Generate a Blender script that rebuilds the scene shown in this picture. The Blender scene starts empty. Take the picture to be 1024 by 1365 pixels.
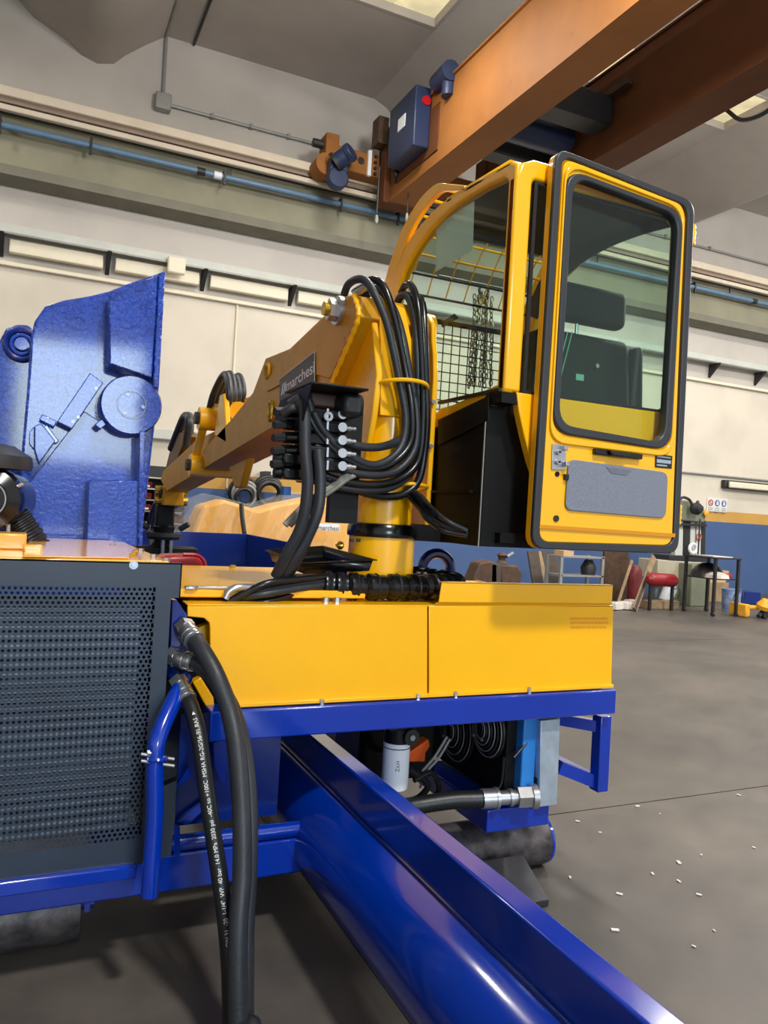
import bpy, bmesh, math, random
from mathutils import Vector, Matrix
random.seed(7)
S = bpy.context.scene
COL = S.collection
# ------------------------------------------------------------------ camera
F_PX, W_PX, H_PX = 1038.66, 1024.0, 1365.0
YAW, PITCH, ROLL, CAM_H = math.radians(24.70), math.radians(0.075), math.radians(-3.317), 1.6
_fw = Vector((math.sin(YAW)*math.cos(PITCH), math.cos(YAW)*math.cos(PITCH), math.sin(PITCH)))
_rt = Vector((math.cos(YAW), -math.sin(YAW), 0))
_dn = _fw.cross(_rt)
RT = _rt*math.cos(ROLL) + _dn*math.sin(ROLL)
DN = -_rt*math.sin(ROLL) + _dn*math.cos(ROLL)
CP = Vector((0, 0, CAM_H))
cam = bpy.data.cameras.new('camera'); camo = bpy.data.objects.new('camera', cam); COL.objects.link(camo)
cam.sensor_fit = 'VERTICAL'; cam.sensor_height = 36; cam.sensor_width = 27
cam.lens = 36*F_PX/H_PX; cam.clip_start = 0.05; cam.clip_end = 200
M4 = Matrix.Identity(4)
for i in range(3):
    M4[i][0] = RT[i]; M4[i][1] = -DN[i]; M4[i][2] = -_fw[i]; M4[i][3] = CP[i]
camo.matrix_world = M4
S.camera = camo
# ------------------------------------------------------------------ light
S.view_settings.view_transform = 'Standard'; S.view_settings.look = 'None'
S.view_settings.gamma = 1; S.view_settings.use_curve_mapping = False
S.view_settings.exposure = 0.12
wd = bpy.data.worlds.new('world'); S.world = wd; wd.use_nodes = True
bg = wd.node_tree.nodes['Background']; bg.inputs[0].default_value = (0.92, 0.95, 1.0, 1); bg.inputs[1].default_value = 0.75
def lamp(loc, power, size=1.0, col=(1, .975, .93), rot=(0, 0, 0), sy=None):
    l = bpy.data.lights.new('high_bay_and_fill_light', 'AREA'); l.energy = power; l.color = col
    l.shape = 'RECTANGLE' if sy else 'DISK'; l.size = size
    if sy: l.size_y = sy
    o = bpy.data.objects.new('high_bay_and_fill_light', l); COL.objects.link(o); o.location = loc; o.rotation_euler = rot
    return o
lamp((1.8, -3.2, 9.0), 800, .9)
for lx, ly, p in ((10, -3.2, 550), (12.2, 4.6, 400), (4.3, 10.2, 170), (-3.5, 11.5, 170), (11.2, 10.2, 170), (18.2, 10.2, 200)):  # unseen hall lamps; the ones near the back wall added to brighten it
    lamp((lx, ly, 9.0), p, .9)
def fill_point(loc, power):  # added point lights without fixtures, to brighten the ceiling
    l = bpy.data.lights.new('ceiling_fill_light', 'POINT'); l.energy = power; l.color = (1, .975, .93); l.shadow_soft_size = .5
    o = bpy.data.objects.new('ceiling_fill_light', l); COL.objects.link(o); o.location = loc
for lx, ly, p in ((4.3, 5.0, 950), (11.3, 5.0, 1000), (18.2, 5.0, 1000)): fill_point((lx, ly, 7.6), p)
lamp((.9, -9.5, 3.5), 420, 2.4, (.72, .90, 1.0), (math.radians(90), 0, 0), 2.4)      # added cool area light, unseen behind the camera, for the blue head's highlight

# ------------------------------------------------------------------ pixel helpers (a pixel of the photo -> point on a real plane)
def ray(x, y): return RT*((x-512)/F_PX) + DN*((y-682.5)/F_PX) + _fw
def XP(x, y, v): d = ray(x, y); return CP + d*((v-CP.x)/d.x)
def YP(x, y, v): d = ray(x, y); return CP + d*((v-CP.y)/d.y)
def ZP(x, y, v): d = ray(x, y); return CP + d*((v-CP.z)/d.z)
# ------------------------------------------------------------------ materials
def srgb(r, g, b):
    f = lambda c: (c/255/12.92) if c/255 <= .04045 else ((c/255+.055)/1.055)**2.4
    return (f(r), f(g), f(b), 1)
MATS = {}
def mat(name, rgb, rough=.5, metal=0., var=.12, vscale=3., bump=0., bscale=40., rgb2=None, spec=.5, coat=0., dirt=None, bdist=.02):
    m = bpy.data.materials.new(name); m.use_nodes = True; nt = m.node_tree; N = nt.nodes; L = nt.links
    b = N['Principled BSDF']; b.inputs['Roughness'].default_value = rough; b.inputs['Metallic'].default_value = metal
    b.inputs['Specular IOR Level'].default_value = spec; b.inputs['Coat Weight'].default_value = coat
    b.inputs['Coat Roughness'].default_value = .08
    c1 = srgb(*rgb)
    tc = N.new('ShaderNodeTexCoord')
    if var > 0 or rgb2:
        n = N.new('ShaderNodeTexNoise'); n.inputs['Scale'].default_value = vscale; n.inputs['Detail'].default_value = 7; n.inputs['Roughness'].default_value = .62
        L.new(tc.outputs['Object'], n.inputs['Vector'])
        r = N.new('ShaderNodeValToRGB'); r.color_ramp.elements[0].position = .32; r.color_ramp.elements[1].position = .68
        c2 = srgb(*rgb2) if rgb2 else tuple(min(1, c*(1+var)) for c in c1[:3])+(1,)
        r.color_ramp.elements[0].color = c1 if rgb2 else tuple(c*(1-var) for c in c1[:3])+(1,)
        r.color_ramp.elements[1].color = c2
        L.new(n.outputs['Fac'], r.inputs['Fac']); src = r.outputs['Color']
        if dirt:
            n2 = N.new('ShaderNodeTexNoise'); n2.inputs['Scale'].default_value = dirt[1]; n2.inputs['Detail'].default_value = 9; n2.inputs['Roughness'].default_value = .7
            L.new(tc.outputs['Object'], n2.inputs['Vector'])
            r2 = N.new('ShaderNodeValToRGB'); r2.color_ramp.elements[0].position = dirt[2]; r2.color_ramp.elements[1].position = dirt[2]+.1
            L.new(n2.outputs['Fac'], r2.inputs['Fac'])
            mx = N.new('ShaderNodeMix'); mx.data_type = 'RGBA'; L.new(r2.outputs['Color'], mx.inputs['Factor'])
            L.new(src, mx.inputs['A']); mx.inputs['B'].default_value = srgb(*dirt[0]); src = mx.outputs['Result']
        L.new(src, b.inputs['Base Color'])
    else: b.inputs['Base Color'].default_value = c1
    if bump > 0:
        n = N.new('ShaderNodeTexNoise'); n.inputs['Scale'].default_value = bscale; n.inputs['Detail'].default_value = 4
        L.new(tc.outputs['Object'], n.inputs['Vector'])
        bp = N.new('ShaderNodeBump'); bp.inputs['Strength'].default_value = bump; bp.inputs['Distance'].default_value = bdist
        L.new(n.outputs['Fac'], bp.inputs['Height']); L.new(bp.outputs['Normal'], b.inputs['Normal'])
    MATS[name] = m; return m
def emit(name, rgb, st):
    m = bpy.data.materials.new(name); m.use_nodes = True; nt = m.node_tree; N = nt.nodes
    e = N.new('ShaderNodeEmission'); e.inputs[1].default_value = st
    n = N.new('ShaderNodeTexNoise'); n.inputs['Scale'].default_value = 2.5; n.inputs['Detail'].default_value = 8
    tc = N.new('ShaderNodeTexCoord'); nt.links.new(tc.outputs['Object'], n.inputs['Vector'])
    r = N.new('ShaderNodeValToRGB'); r.color_ramp.elements[0].position = .35; r.color_ramp.elements[1].position = .6
    c = srgb(*rgb); r.color_ramp.elements[0].color = tuple(v*.72 for v in c[:3])+(1,); r.color_ramp.elements[1].color = c
    nt.links.new(n.outputs['Fac'], r.inputs['Fac']); nt.links.new(r.outputs['Color'], e.inputs[0])
    nt.links.new(e.outputs[0], N['Material Output'].inputs[0]); return m
def glass(name, tint, gloss=.06, rough=.02):
    m = bpy.data.materials.new(name); m.use_nodes = True; nt = m.node_tree; N = nt.nodes; L = nt.links
    t = N.new('ShaderNodeBsdfTransparent'); t.inputs[0].default_value = tint
    g = N.new('ShaderNodeBsdfGlossy'); g.inputs['Roughness'].default_value = rough
    lw = N.new('ShaderNodeLayerWeight'); lw.inputs[0].default_value = .5
    pw = N.new('ShaderNodeMath'); pw.operation = 'POWER'; pw.inputs[1].default_value = 5; L.new(lw.outputs['Facing'], pw.inputs[0])
    ad = N.new('ShaderNodeMath'); ad.operation = 'MULTIPLY_ADD'; ad.inputs[1].default_value = .55; ad.inputs[2].default_value = gloss; L.new(pw.outputs[0], ad.inputs[0])
    mx = N.new('ShaderNodeMixShader'); L.new(ad.outputs[0], mx.inputs[0]); L.new(t.outputs[0], mx.inputs[1]); L.new(g.outputs[0], mx.inputs[2])
    L.new(mx.outputs[0], N['Material Output'].inputs[0]); return m

yel = mat('yellow_paint', (252, 182, 4), .32, var=.05, vscale=2, coat=.3, dirt=((176, 112, 14), 5, .66))
yel2 = mat('yellow_paint_clean', (252, 184, 4), .25, var=.03, vscale=2, coat=.4)
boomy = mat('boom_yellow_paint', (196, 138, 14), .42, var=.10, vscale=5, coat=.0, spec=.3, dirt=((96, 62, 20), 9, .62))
ochre = mat('cover_top_paint', (236, 168, 60), .22, var=.08, vscale=3, coat=.6)
blue = mat('blue_gloss_paint', (0, 48, 160), .18, var=.08, vscale=3, coat=.7)
bluen = mat('navy_gloss_paint', (10, 38, 116), .22, var=.1, vscale=3, coat=.5)
bluehead = mat('hammered_blue_paint', (10, 66, 176), .2, var=.25, vscale=9, bdist=.04, bump=.9, bscale=36, coat=.6)
bluehead2 = mat('smooth_blue_plate_paint', (18, 70, 178), .24, var=.15, vscale=12, bump=.45, bscale=70, coat=.5)
dkpanel = mat('dark_blue_grey_sheet', (40, 50, 66), .38, var=.15, vscale=4, coat=.1, dirt=((120, 140, 170), 6, .74))
grillm = mat('perforated_sheet', (50, 60, 76), .35, metal=.3, var=.15, vscale=5)
radm = mat('radiator_core', (20, 24, 32), .6, var=.3, vscale=12)
black = mat('black_rubber', (22, 23, 25), .42, var=.25, vscale=6, bump=.05, bscale=90)
hosem = mat('hose_rubber', (38, 41, 46), .45, var=.22, vscale=9, bump=.08, bscale=120)
hoseg = mat('hose_rubber_glossy', (16, 18, 21), .25, var=.2, vscale=9)
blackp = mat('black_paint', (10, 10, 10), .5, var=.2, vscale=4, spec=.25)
blackg = mat('black_gloss_plastic', (12, 12, 13), .2, var=.1)
steel = mat('zinc_steel', (190, 192, 196), .3, metal=.9, var=.12, vscale=14)
galv = mat('galvanised_sheet', (176, 190, 204), .42, metal=.55, var=.14, vscale=14)
roller = mat('worn_steel_roller', (58, 56, 60), .5, metal=.6, var=.0, vscale=14, rgb2=(112, 104, 104), bump=.1)
plate_st = mat('dark_mill_plate', (58, 58, 62), .45, metal=.5, var=.3, vscale=8)
white = mat('white_paint', (232, 234, 238), .4, var=.03)
whitep = mat('white_print', (226, 226, 222), .6, var=0)
blackd = mat('black_decal', (20, 20, 22), .45, var=.0)
redm = mat('red_paint', (168, 18, 26), .35, var=.15)
darkred = mat('dark_red_bin', (110, 30, 34), .5, var=.3, vscale=10)
orange = mat('orange_plastic', (244, 96, 22), .4, var=.05)
concrete = mat('grey_concrete', (186, 178, 168), .85, var=.07, vscale=1.2, bump=.05, bscale=20)
ceilm = mat('ceiling_concrete', (172, 165, 158), .85, var=.08, vscale=.8)
beamc = mat('olive_concrete', (140, 136, 114), .8, var=.12, vscale=1.1)
beaml = mat('pale_flange_concrete', (214, 200, 178), .8, var=.06, vscale=2)
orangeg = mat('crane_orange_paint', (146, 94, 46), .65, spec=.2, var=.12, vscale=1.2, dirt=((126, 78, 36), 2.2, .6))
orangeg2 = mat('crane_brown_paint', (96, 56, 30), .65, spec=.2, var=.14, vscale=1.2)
bluebox = mat('blue_enamel', (34, 46, 76), .4, var=.08)
bluepipe = mat('air_pipe_blue', (94, 124, 150), .4, var=.08)
greym = mat('grey_galvanised', (150, 150, 146), .5, metal=.3, var=.1)
trayw = mat('cable_tray_grey', (196, 198, 188), .5, var=.06)
creamf = mat('cream_fixture', (232, 222, 196), .5, var=.04)
signw = mat('sign_white', (226, 224, 220), .5, var=.02)
fabric = mat('grey_carpet', (124, 128, 140), .95, var=.14, vscale=160, bump=.2, bscale=300)
seatm = mat('seat_vinyl', (16, 20, 22), .6, var=.04, vscale=3)
liner = mat('cab_liner', (70, 66, 56), .8, var=.1)
tint = glass('cab_glass', (.86, .93, .89, 1), .02)
plast = mat('plastic_bag', (224, 220, 210), .25, var=.0)
rubberg = mat('grey_seal', (48, 50, 54), .4, var=.1)
brass = mat('brass', (206, 170, 60), .25, metal=.9, var=.1)
chainm = mat('chain_steel', (150, 140, 110), .35, metal=.8, var=.3, vscale=30)
wood = mat('old_timber', (150, 126, 96), .8, var=.25, vscale=4)
darkw = mat('dark_timber', (74, 64, 56), .8, var=.3, vscale=4)
rust = mat('rusty_iron', (84, 62, 48), .6, metal=.3, var=.35, vscale=8)
green = mat('machine_grey_green', (120, 124, 104), .5, var=.1)
cream = mat('machine_cream', (176, 168, 146), .6, var=.12)
bucketb = mat('bucket_blue', (90, 120, 176), .45, var=.25, vscale=6, rgb2=(168, 184, 212))
bucketw = mat('bucket_white', (206, 212, 218), .4, var=.1)
yellb = mat('workshop_yellow', (230, 164, 40), .45, var=.12)
iron = mat('dark_iron', (52, 52, 54), .5, metal=.4, var=.2)
litter = mat('floor_litter', (206, 198, 190), .7, var=.1)
card = mat('cardboard', (196, 164, 120), .8, var=.1)
wrapy = mat('wrapped_yellow', (236, 166, 10), .4, var=.08)
sky_e = emit('skylight_panel', (250, 232, 184), .95)
# plastic wrap: translucent film
nt = plast.node_tree; N = nt.nodes; L = nt.links
tr = N.new('ShaderNodeBsdfTransparent'); mx = N.new('ShaderNodeMixShader'); mx.inputs[0].default_value = .16
L.new(tr.outputs[0], mx.inputs[1]); L.new(N['Principled BSDF'].outputs[0], mx.inputs[2]); L.new(mx.outputs[0], N['Material Output'].inputs[0])

# wall: lighter cream up to just below the cable tray, greyer above; painted blue dado with ochre stripe (zones by height)
def wall_mat():
    m = bpy.data.materials.new('painted_wall'); m.use_nodes = True; nt = m.node_tree; N = nt.nodes; L = nt.links
    b = N['Principled BSDF']; b.inputs['Roughness'].default_value = .75
    g = N.new('ShaderNodeNewGeometry'); sp = N.new('ShaderNodeSeparateXYZ'); L.new(g.outputs['Position'], sp.inputs[0])
    n = N.new('ShaderNodeTexNoise'); n.inputs['Scale'].default_value = .9; n.inputs['Detail'].default_value = 8; L.new(g.outputs['Position'], n.inputs['Vector'])
    r = N.new('ShaderNodeValToRGB'); r.color_ramp.interpolation = 'CONSTANT'
    mp = N.new('ShaderNodeMath'); mp.operation = 'DIVIDE'; mp.inputs[1].default_value = 12; L.new(sp.outputs['Z'], mp.inputs[0])
    e = r.color_ramp.elements; e[0].position = 0; e[0].color = srgb(70, 96, 142); e[1].position = 1.86/12; e[1].color = srgb(206, 158, 78)
    for z, c in ((2.125, (222, 212, 194)), (5.35, (196, 189, 179)), (6.1, (194, 187, 178))):
        q = e.new(z/12); q.color = srgb(*c)
    L.new(mp.outputs[0], r.inputs['Fac'])
    hs = N.new('ShaderNodeMix'); hs.data_type = 'RGBA'; hs.blend_type = 'MULTIPLY'; hs.inputs['Factor'].default_value = 1
    r2 = N.new('ShaderNodeValToRGB'); r2.color_ramp.elements[0].position = .3; r2.color_ramp.elements[0].color = (.86, .86, .86, 1); r2.color_ramp.elements[1].position = .6
    L.new(n.outputs['Fac'], r2.inputs['Fac']); L.new(r.outputs['Color'], hs.inputs['A']); L.new(r2.outputs['Color'], hs.inputs['B'])
    # chipped paint specks on the dado
    n3 = N.new('ShaderNodeTexNoise'); n3.inputs['Scale'].default_value = 3.2; n3.inputs['Detail'].default_value = 12; n3.inputs['Roughness'].default_value = .75; L.new(g.outputs['Position'], n3.inputs['Vector'])
    r3 = N.new('ShaderNodeValToRGB'); r3.color_ramp.elements[0].position = .70; r3.color_ramp.elements[1].position = .73; L.new(n3.outputs['Fac'], r3.inputs['Fac'])
    lt = N.new('ShaderNodeMath'); lt.operation = 'LESS_THAN'; lt.inputs[1].default_value = 1.8; L.new(sp.outputs['Z'], lt.inputs[0])
    ml = N.new('ShaderNodeMath'); ml.operation = 'MULTIPLY'; L.new(lt.outputs[0], ml.inputs[0]); L.new(r3.outputs['Color'], ml.inputs[1])
    m2 = N.new('ShaderNodeMix'); m2.data_type = 'RGBA'; L.new(ml.outputs[0], m2.inputs['Factor']); L.new(hs.outputs['Result'], m2.inputs['A']); m2.inputs['B'].default_value = srgb(190, 200, 214)
    L.new(m2.outputs['Result'], b.inputs['Base Color']); return m
wallm = wall_mat()
def floor_mat():
    m = bpy.data.materials.new('workshop_concrete_floor'); m.use_nodes = True; nt = m.node_tree; N = nt.nodes; L = nt.links
    b = N['Principled BSDF']
    g = N.new('ShaderNodeNewGeometry')
    def noise(sc, det, ro, lo, hi, c0, c1):
        n = N.new('ShaderNodeTexNoise'); n.inputs['Scale'].default_value = sc; n.inputs['Detail'].default_value = det; n.inputs['Roughness'].default_value = ro
        L.new(g.outputs['Position'], n.inputs['Vector'])
        r = N.new('ShaderNodeValToRGB'); r.color_ramp.elements[0].position = lo; r.color_ramp.elements[1].position = hi
        r.color_ramp.elements[0].color = c0; r.color_ramp.elements[1].color = c1; L.new(n.outputs['Fac'], r.inputs['Fac']); return r.outputs['Color'], n
    a, _ = noise(.55, 8, .6, .35, .65, srgb(72, 68, 65), srgb(100, 93, 85))
    c, n2 = noise(4.5, 10, .7, .35, .7, (.78, .78, .78, 1), (1.08, 1.06, 1.04, 1))
    mx = N.new('ShaderNodeMix'); mx.data_type = 'RGBA'; mx.blend_type = 'MULTIPLY'; mx.inputs['Factor'].default_value = 1
    L.new(a, mx.inputs['A']); L.new(c, mx.inputs['B']); L.new(mx.outputs['Result'], b.inputs['Base Color'])
    r = N.new('ShaderNodeMapRange'); r.inputs['To Min'].default_value = .38; r.inputs['To Max'].default_value = .62; L.new(n2.outputs['Fac'], r.inputs['Value']); L.new(r.outputs[0], b.inputs['Roughness'])
    bp = N.new('ShaderNodeBump'); bp.inputs['Strength'].default_value = .12; bp.inputs['Distance'].default_value = .01; L.new(n2.outputs['Fac'], bp.inputs['Height']); L.new(bp.outputs['Normal'], b.inputs['Normal'])
    return m
floorm = floor_mat()

# ------------------------------------------------------------------ mesh builder
class B:
    def __init__(s): s.v = []; s.f = []
    def add(s, vs, fs):
        o = len(s.v); s.v += [Vector(p) for p in vs]; s.f += [tuple(i+o for i in f) for f in fs]; return s
    def box(s, a, b):
        x0, y0, z0 = [min(p, q) for p, q in zip(a, b)]; x1, y1, z1 = [max(p, q) for p, q in zip(a, b)]
        return s.add([(x0,y0,z0),(x1,y0,z0),(x1,y1,z0),(x0,y1,z0),(x0,y0,z1),(x1,y0,z1),(x1,y1,z1),(x0,y1,z1)],
                     [(0,3,2,1),(4,5,6,7),(0,1,5,4),(1,2,6,5),(2,3,7,6),(3,0,4,7)])
    def obox(s, c, ax, ay, az):
        c, ax, ay, az = map(Vector, (c, ax, ay, az)); vs = [c+ax*i+ay*j+az*k for k in (-1,1) for i, j in ((-1,-1),(1,-1),(1,1),(-1,1))]
        return s.add(vs, [(0,3,2,1),(4,5,6,7),(0,1,5,4),(1,2,6,5),(2,3,7,6),(3,0,4,7)])
    def bar(s, p, q, w, h, up=(0,0,1)):
        p, q = Vector(p), Vector(q); d = (q-p); u = Vector(up); x = d.normalized().cross(u)
        if x.length < 1e-3: x = d.normalized().cross(Vector((0,1,0)))
        x.normalize(); z = x.cross(d.normalized())
        return s.obox((p+q)/2, x*w/2, d/2, z*h/2)
    def prism(s, poly, d):          # 3D planar polygon extruded along vector d
        n = len(poly); d = Vector(d); vs = [Vector(p) for p in poly]
        return s.add(vs+[p+d for p in vs], [tuple(range(n))[::-1], tuple(range(n, 2*n))]+[(i, (i+1)%n, n+(i+1)%n, n+i) for i in range(n)])
    def ring(s, outer, inner, d, closed=True):
        n = len(outer); d = Vector(d); o = [Vector(p) for p in outer]; i_ = [Vector(p) for p in inner]
        vs = o+i_+[p+d for p in o]+[p+d for p in i_]; fs = []
        for k in range(n if closed else n-1):
            j = (k+1) % n
            fs += [(k, n+k, n+j, j), (2*n+k, 2*n+j, 3*n+j, 3*n+k), (k, j, 2*n+j, 2*n+k), (n+k, 3*n+k, 3*n+j, n+j)]
        if not closed:
            fs += [(0, 2*n, 3*n, n), (n-1, 2*n-1, 4*n-1, 3*n-1)]
        return s.add(vs, fs)
    def cyl(s, p, q, r, n=16, r2=None, caps=True):
        p, q = Vector(p), Vector(q); r2 = r if r2 is None else r2; d = (q-p).normalized()
        a = d.orthogonal().normalized(); b = d.cross(a)
        vs = [p+(a*math.cos(t)+b*math.sin(t))*r for t in [2*math.pi*k/n for k in range(n)]]+[q+(a*math.cos(t)+b*math.sin(t))*r2 for t in [2*math.pi*k/n for k in range(n)]]
        fs = [(k, (k+1)%n, n+(k+1)%n, n+k) for k in range(n)]
        if caps: fs += [tuple(range(n))[::-1], tuple(range(n, 2*n))]
        return s.add(vs, fs)
    def pipe(s, p, q, ro, ri, n=24):
        p, q = Vector(p), Vector(q); d = (q-p).normalized(); a = d.orthogonal().normalized(); b = d.cross(a)
        C = [a*math.cos(2*math.pi*k/n)+b*math.sin(2*math.pi*k/n) for k in range(n)]
        return s.ring([p+c*ro for c in C], [p+c*ri for c in C], q-p)
    def sweep(s, pts, r, n=10, caps=True):      # r: number or list
        pts = [Vector(p) for p in pts]; m = len(pts); R = r if isinstance(r, (list, tuple)) else [r]*m
        t = (pts[1]-pts[0]).normalized(); a = t.orthogonal().normalized(); vs = []
        for k, p in enumerate(pts):
            t2 = (pts[min(k+1, m-1)]-pts[max(k-1, 0)]).normalized()
            a = (a - t2*a.dot(t2)).normalized(); b = t2.cross(a)
            vs += [p+(a*math.cos(2*math.pi*j/n)+b*math.sin(2*math.pi*j/n))*R[k] for j in range(n)]
        fs = [(k*n+j, k*n+(j+1)%n, (k+1)*n+(j+1)%n, (k+1)*n+j) for k in range(m-1) for j in range(n)]
        if caps: fs += [tuple(range(n))[::-1], tuple(range((m-1)*n, m*n))]
        return s.add(vs, fs)
    def lathe(s, c, axis, prof, n=24):           # prof: (r, h)
        c = Vector(c); d = Vector(axis).normalized(); a = d.orthogonal().normalized(); b = d.cross(a); vs = []; m = len(prof)
        for r, h in prof: vs += [c+d*h+(a*math.cos(2*math.pi*j/n)+b*math.sin(2*math.pi*j/n))*max(r, 1e-4) for j in range(n)]
        return s.add(vs, [(k*n+j, k*n+(j+1)%n, (k+1)*n+(j+1)%n, (k+1)*n+j) for k in range(m-1) for j in range(n)]+[tuple(range(n))[::-1], tuple(range((m-1)*n, m*n))])
    def torus(s, c, axis, R, r, n=24, m=8, sx=1.0, side=None):
        c = Vector(c); d = Vector(axis).normalized(); a = (Vector(side) if side else d.orthogonal()).normalized(); b = d.cross(a); vs = []
        for i in range(n):
            t = 2*math.pi*i/n; e = a*math.cos(t)+b*math.sin(t); p = c+a*math.cos(t)*R*sx+b*math.sin(t)*R
            vs += [p+(e*math.cos(2*math.pi*j/m)+d*math.sin(2*math.pi*j/m))*r for j in range(m)]
        return s.add(vs, [(i*m+j, i*m+(j+1)%m, ((i+1)%n)*m+(j+1)%m, ((i+1)%n)*m+j) for i in range(n) for j in range(m)])
def wloc(o):
    l = Vector((0,0,0))
    while o: l = l+o.location; o = o.parent
    return l
def obj(name, b, m, parent=None, smooth=True, bev=0., seg=2, label=None, ang=35):
    vs = b.v
    if parent: org = wloc(parent)
    else:
        xs = [p.x for p in vs]; ys = [p.y for p in vs]; zs = [p.z for p in vs]
        org = Vector(((min(xs)+max(xs))/2, (min(ys)+max(ys))/2, min(zs)))
    me = bpy.data.meshes.new(name); me.from_pydata([tuple(p-org) for p in vs], [], b.f)
    bm = bmesh.new(); bm.from_mesh(me); bmesh.ops.recalc_face_normals(bm, faces=bm.faces); bm.to_mesh(me); bm.free()
    me.materials.append(m)
    if smooth: me.shade_smooth(); me.set_sharp_from_angle(angle=math.radians(ang))
    o = bpy.data.objects.new(name, me); COL.objects.link(o)
    if parent: o.parent = parent
    else: o.location = org
    if bev > 0:
        md = o.modifiers.new('bevel', 'BEVEL'); md.width = bev; md.segments = seg; md.limit_method = 'ANGLE'; md.angle_limit = math.radians(40); md.harden_normals = False
    if label: o['label'] = label
    return o
def thing(name, label, cat, loc, group=None):
    o = bpy.data.objects.new(name, None); COL.objects.link(o); o.location = loc; o.empty_display_size = .1
    o['label'] = label; o['category'] = cat
    if group: o['group'] = group
    return o
def tag(o, label, cat, group=None):
    o['label'] = label; o['category'] = cat
    if group: o['group'] = group
    return o
def struct(o, label=None):
    o['kind'] = 'structure'
    if label: o['label'] = label
    return o
def crv(pts, per=7):               # Catmull-Rom through points
    P = [Vector(p) for p in pts]; P = [P[0]*2-P[1]]+P+[P[-1]*2-P[-2]]; out = []
    for i in range(1, len(P)-2):
        for k in range(per):
            t = k/per; a, b_, c, d = P[i-1], P[i], P[i+1], P[i+2]
            out.append(.5*((2*b_)+(c-a)*t+(2*a-5*b_+4*c-d)*t*t+(3*b_-a-3*c+d)*t**3))
    out.append(P[-2]); return out
def text2d(s, size=1.0, bold=0.0):
    c = bpy.data.curves.new('t', 'FONT'); c.body = s; c.size = size; c.offset = bold; c.resolution_u = 3
    o = bpy.data.objects.new('t', c); COL.objects.link(o); dg = bpy.context.evaluated_depsgraph_get(); dg.update()
    me = bpy.data.meshes.new_from_object(o.evaluated_get(dg)); vs = [v.co.copy() for v in me.vertices]; fs = [tuple(p.vertices) for p in me.polygons]
    bpy.data.objects.remove(o); bpy.data.curves.remove(c); bpy.data.meshes.remove(me); return vs, fs
def text_on(s, org, u, v, height, width=None, bold=0.0):
    vs, fs = text2d(s, 1.0, bold); x0 = min(p.x for p in vs); x1 = max(p.x for p in vs); y0 = min(p.y for p in vs); y1 = max(p.y for p in vs)
    sy = height/(y1-y0); sx = (width/(x1-x0)) if width else sy
    org, u, v = Vector(org), Vector(u).normalized(), Vector(v).normalized(); b = B()
    return b.add([org+u*(p.x-x0)*sx+v*(p.y-y0)*sy for p in vs], fs)
def bolt(parent, p, d, r=.008, h=.007, m=None, name='bolt'):
    d = Vector(d).normalized(); p = Vector(p)
    return obj(name, B().cyl(p-d*.002, p+d*h, r, 6), m or steel, parent)

# ================================================================== SETTING
YW = 14.85
fl = struct(obj('floor', B().box((-14, -9, -.25), (30, 15.1, -.03)), concrete, smooth=False))
jx = ZP(780, 1080, 0); jy = jx.y
sx0, sy0, pit = 2.62, jy, 5.0
ys = [-9] + [sy0+pit*k for k in range(-2, 3) if -9 < sy0+pit*k < 14.8] + [14.85]
xs = [-14, -5.5, 1.19, 13.4, 22, 30]
for i in range(len(xs)-1):
    for j in range(len(ys)-1):
        obj('slab', B().box((xs[i]+.006, ys[j]+.006, -.04), (xs[i+1]-.006, ys[j+1]-.006, 0)), floorm, fl, smooth=False)
wb = struct(obj('wall_back', B().box((-14, YW, 0), (30, YW+.3, 11.2)), wallm, smooth=False))

struct(obj('wall_left', B().box((-12.3, -8, 0), (-12, YW, 11.2)), wallm, smooth=False))  # unseen hall wall, added to cut ambient light from the left
ce = struct(obj('ceiling', B().box((-14, -8, 10.75), (30, 15.1, 10.9)), ceilm, smooth=False))
PER, XC0 = 6.95, .74
prof = [(-1.62, 10.1), (-1.34, 9.99), (-1.05, 9.74), (-.5, 9.5), (-.27, 9.33), (0, 9.256), (.27, 9.33), (.45, 9.53), (.8, 9.83), (1.15, 10.1)]
SKY = [(10.85, 12.2), (3.9, 5.25), (-3.05, -1.7)]
wn = 0
for k in range(-2, 4):
    xc = XC0+PER*k
    b = B(); n = len(prof)
    poly = [Vector((xc+a, 0, z)) for a, z in prof]
    top = [Vector((xc+a, 0, max(z+.22, 10.32))) for a, z in prof]
    vs = []; 
    for yy in (-8, YW): vs += [p+Vector((0, yy, 0)) for p in poly]+[p+Vector((0, yy, 0)) for p in top]
    fs = []
    for i in range(n-1):
        fs += [(i, i+1, 2*n+i+1, 2*n+i), (n+i, 3*n+i, 3*n+i+1, n+i+1), (i, n+i, n+i+1, i+1)]
    b.add(vs, fs); obj('roof_trough', b, ceilm, ce, ang=50)
    xa, xb = xc+1.15, xc+PER-1.62
    cuts = [-8]+[v for s_ in sorted(SKY) for v in s_]+[YW]
    for i in range(0, len(cuts), 2):
        obj('roof_panel', B().box((xa, cuts[i], 10.1), (xb, cuts[i+1], 10.32)), ceilm, ce, smooth=False)
    for (y0, y1) in SKY:
        wn += 1
        w = struct(obj('window_%d' % wn, B().ring([(xa, y0, 10.09), (xb, y0, 10.09), (xb, y1, 10.09), (xa, y1, 10.09)], [(xa+.06, y0+.06, 10.09), (xb-.06, y0+.06, 10.09), (xb-.06, y1-.06, 10.09), (xa+.06, y1-.06, 10.09)], (0, 0, .3)), ceilm, smooth=False))
        np_ = 5
        for q in range(np_):
            wx = (xb-xa-.12)/np_
            obj('pane', B().box((xa+.07+wx*q, y0+.06, 10.24), (xa+.05+wx*(q+1), y1-.06, 10.27)), sky_e, w, smooth=False)

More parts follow.
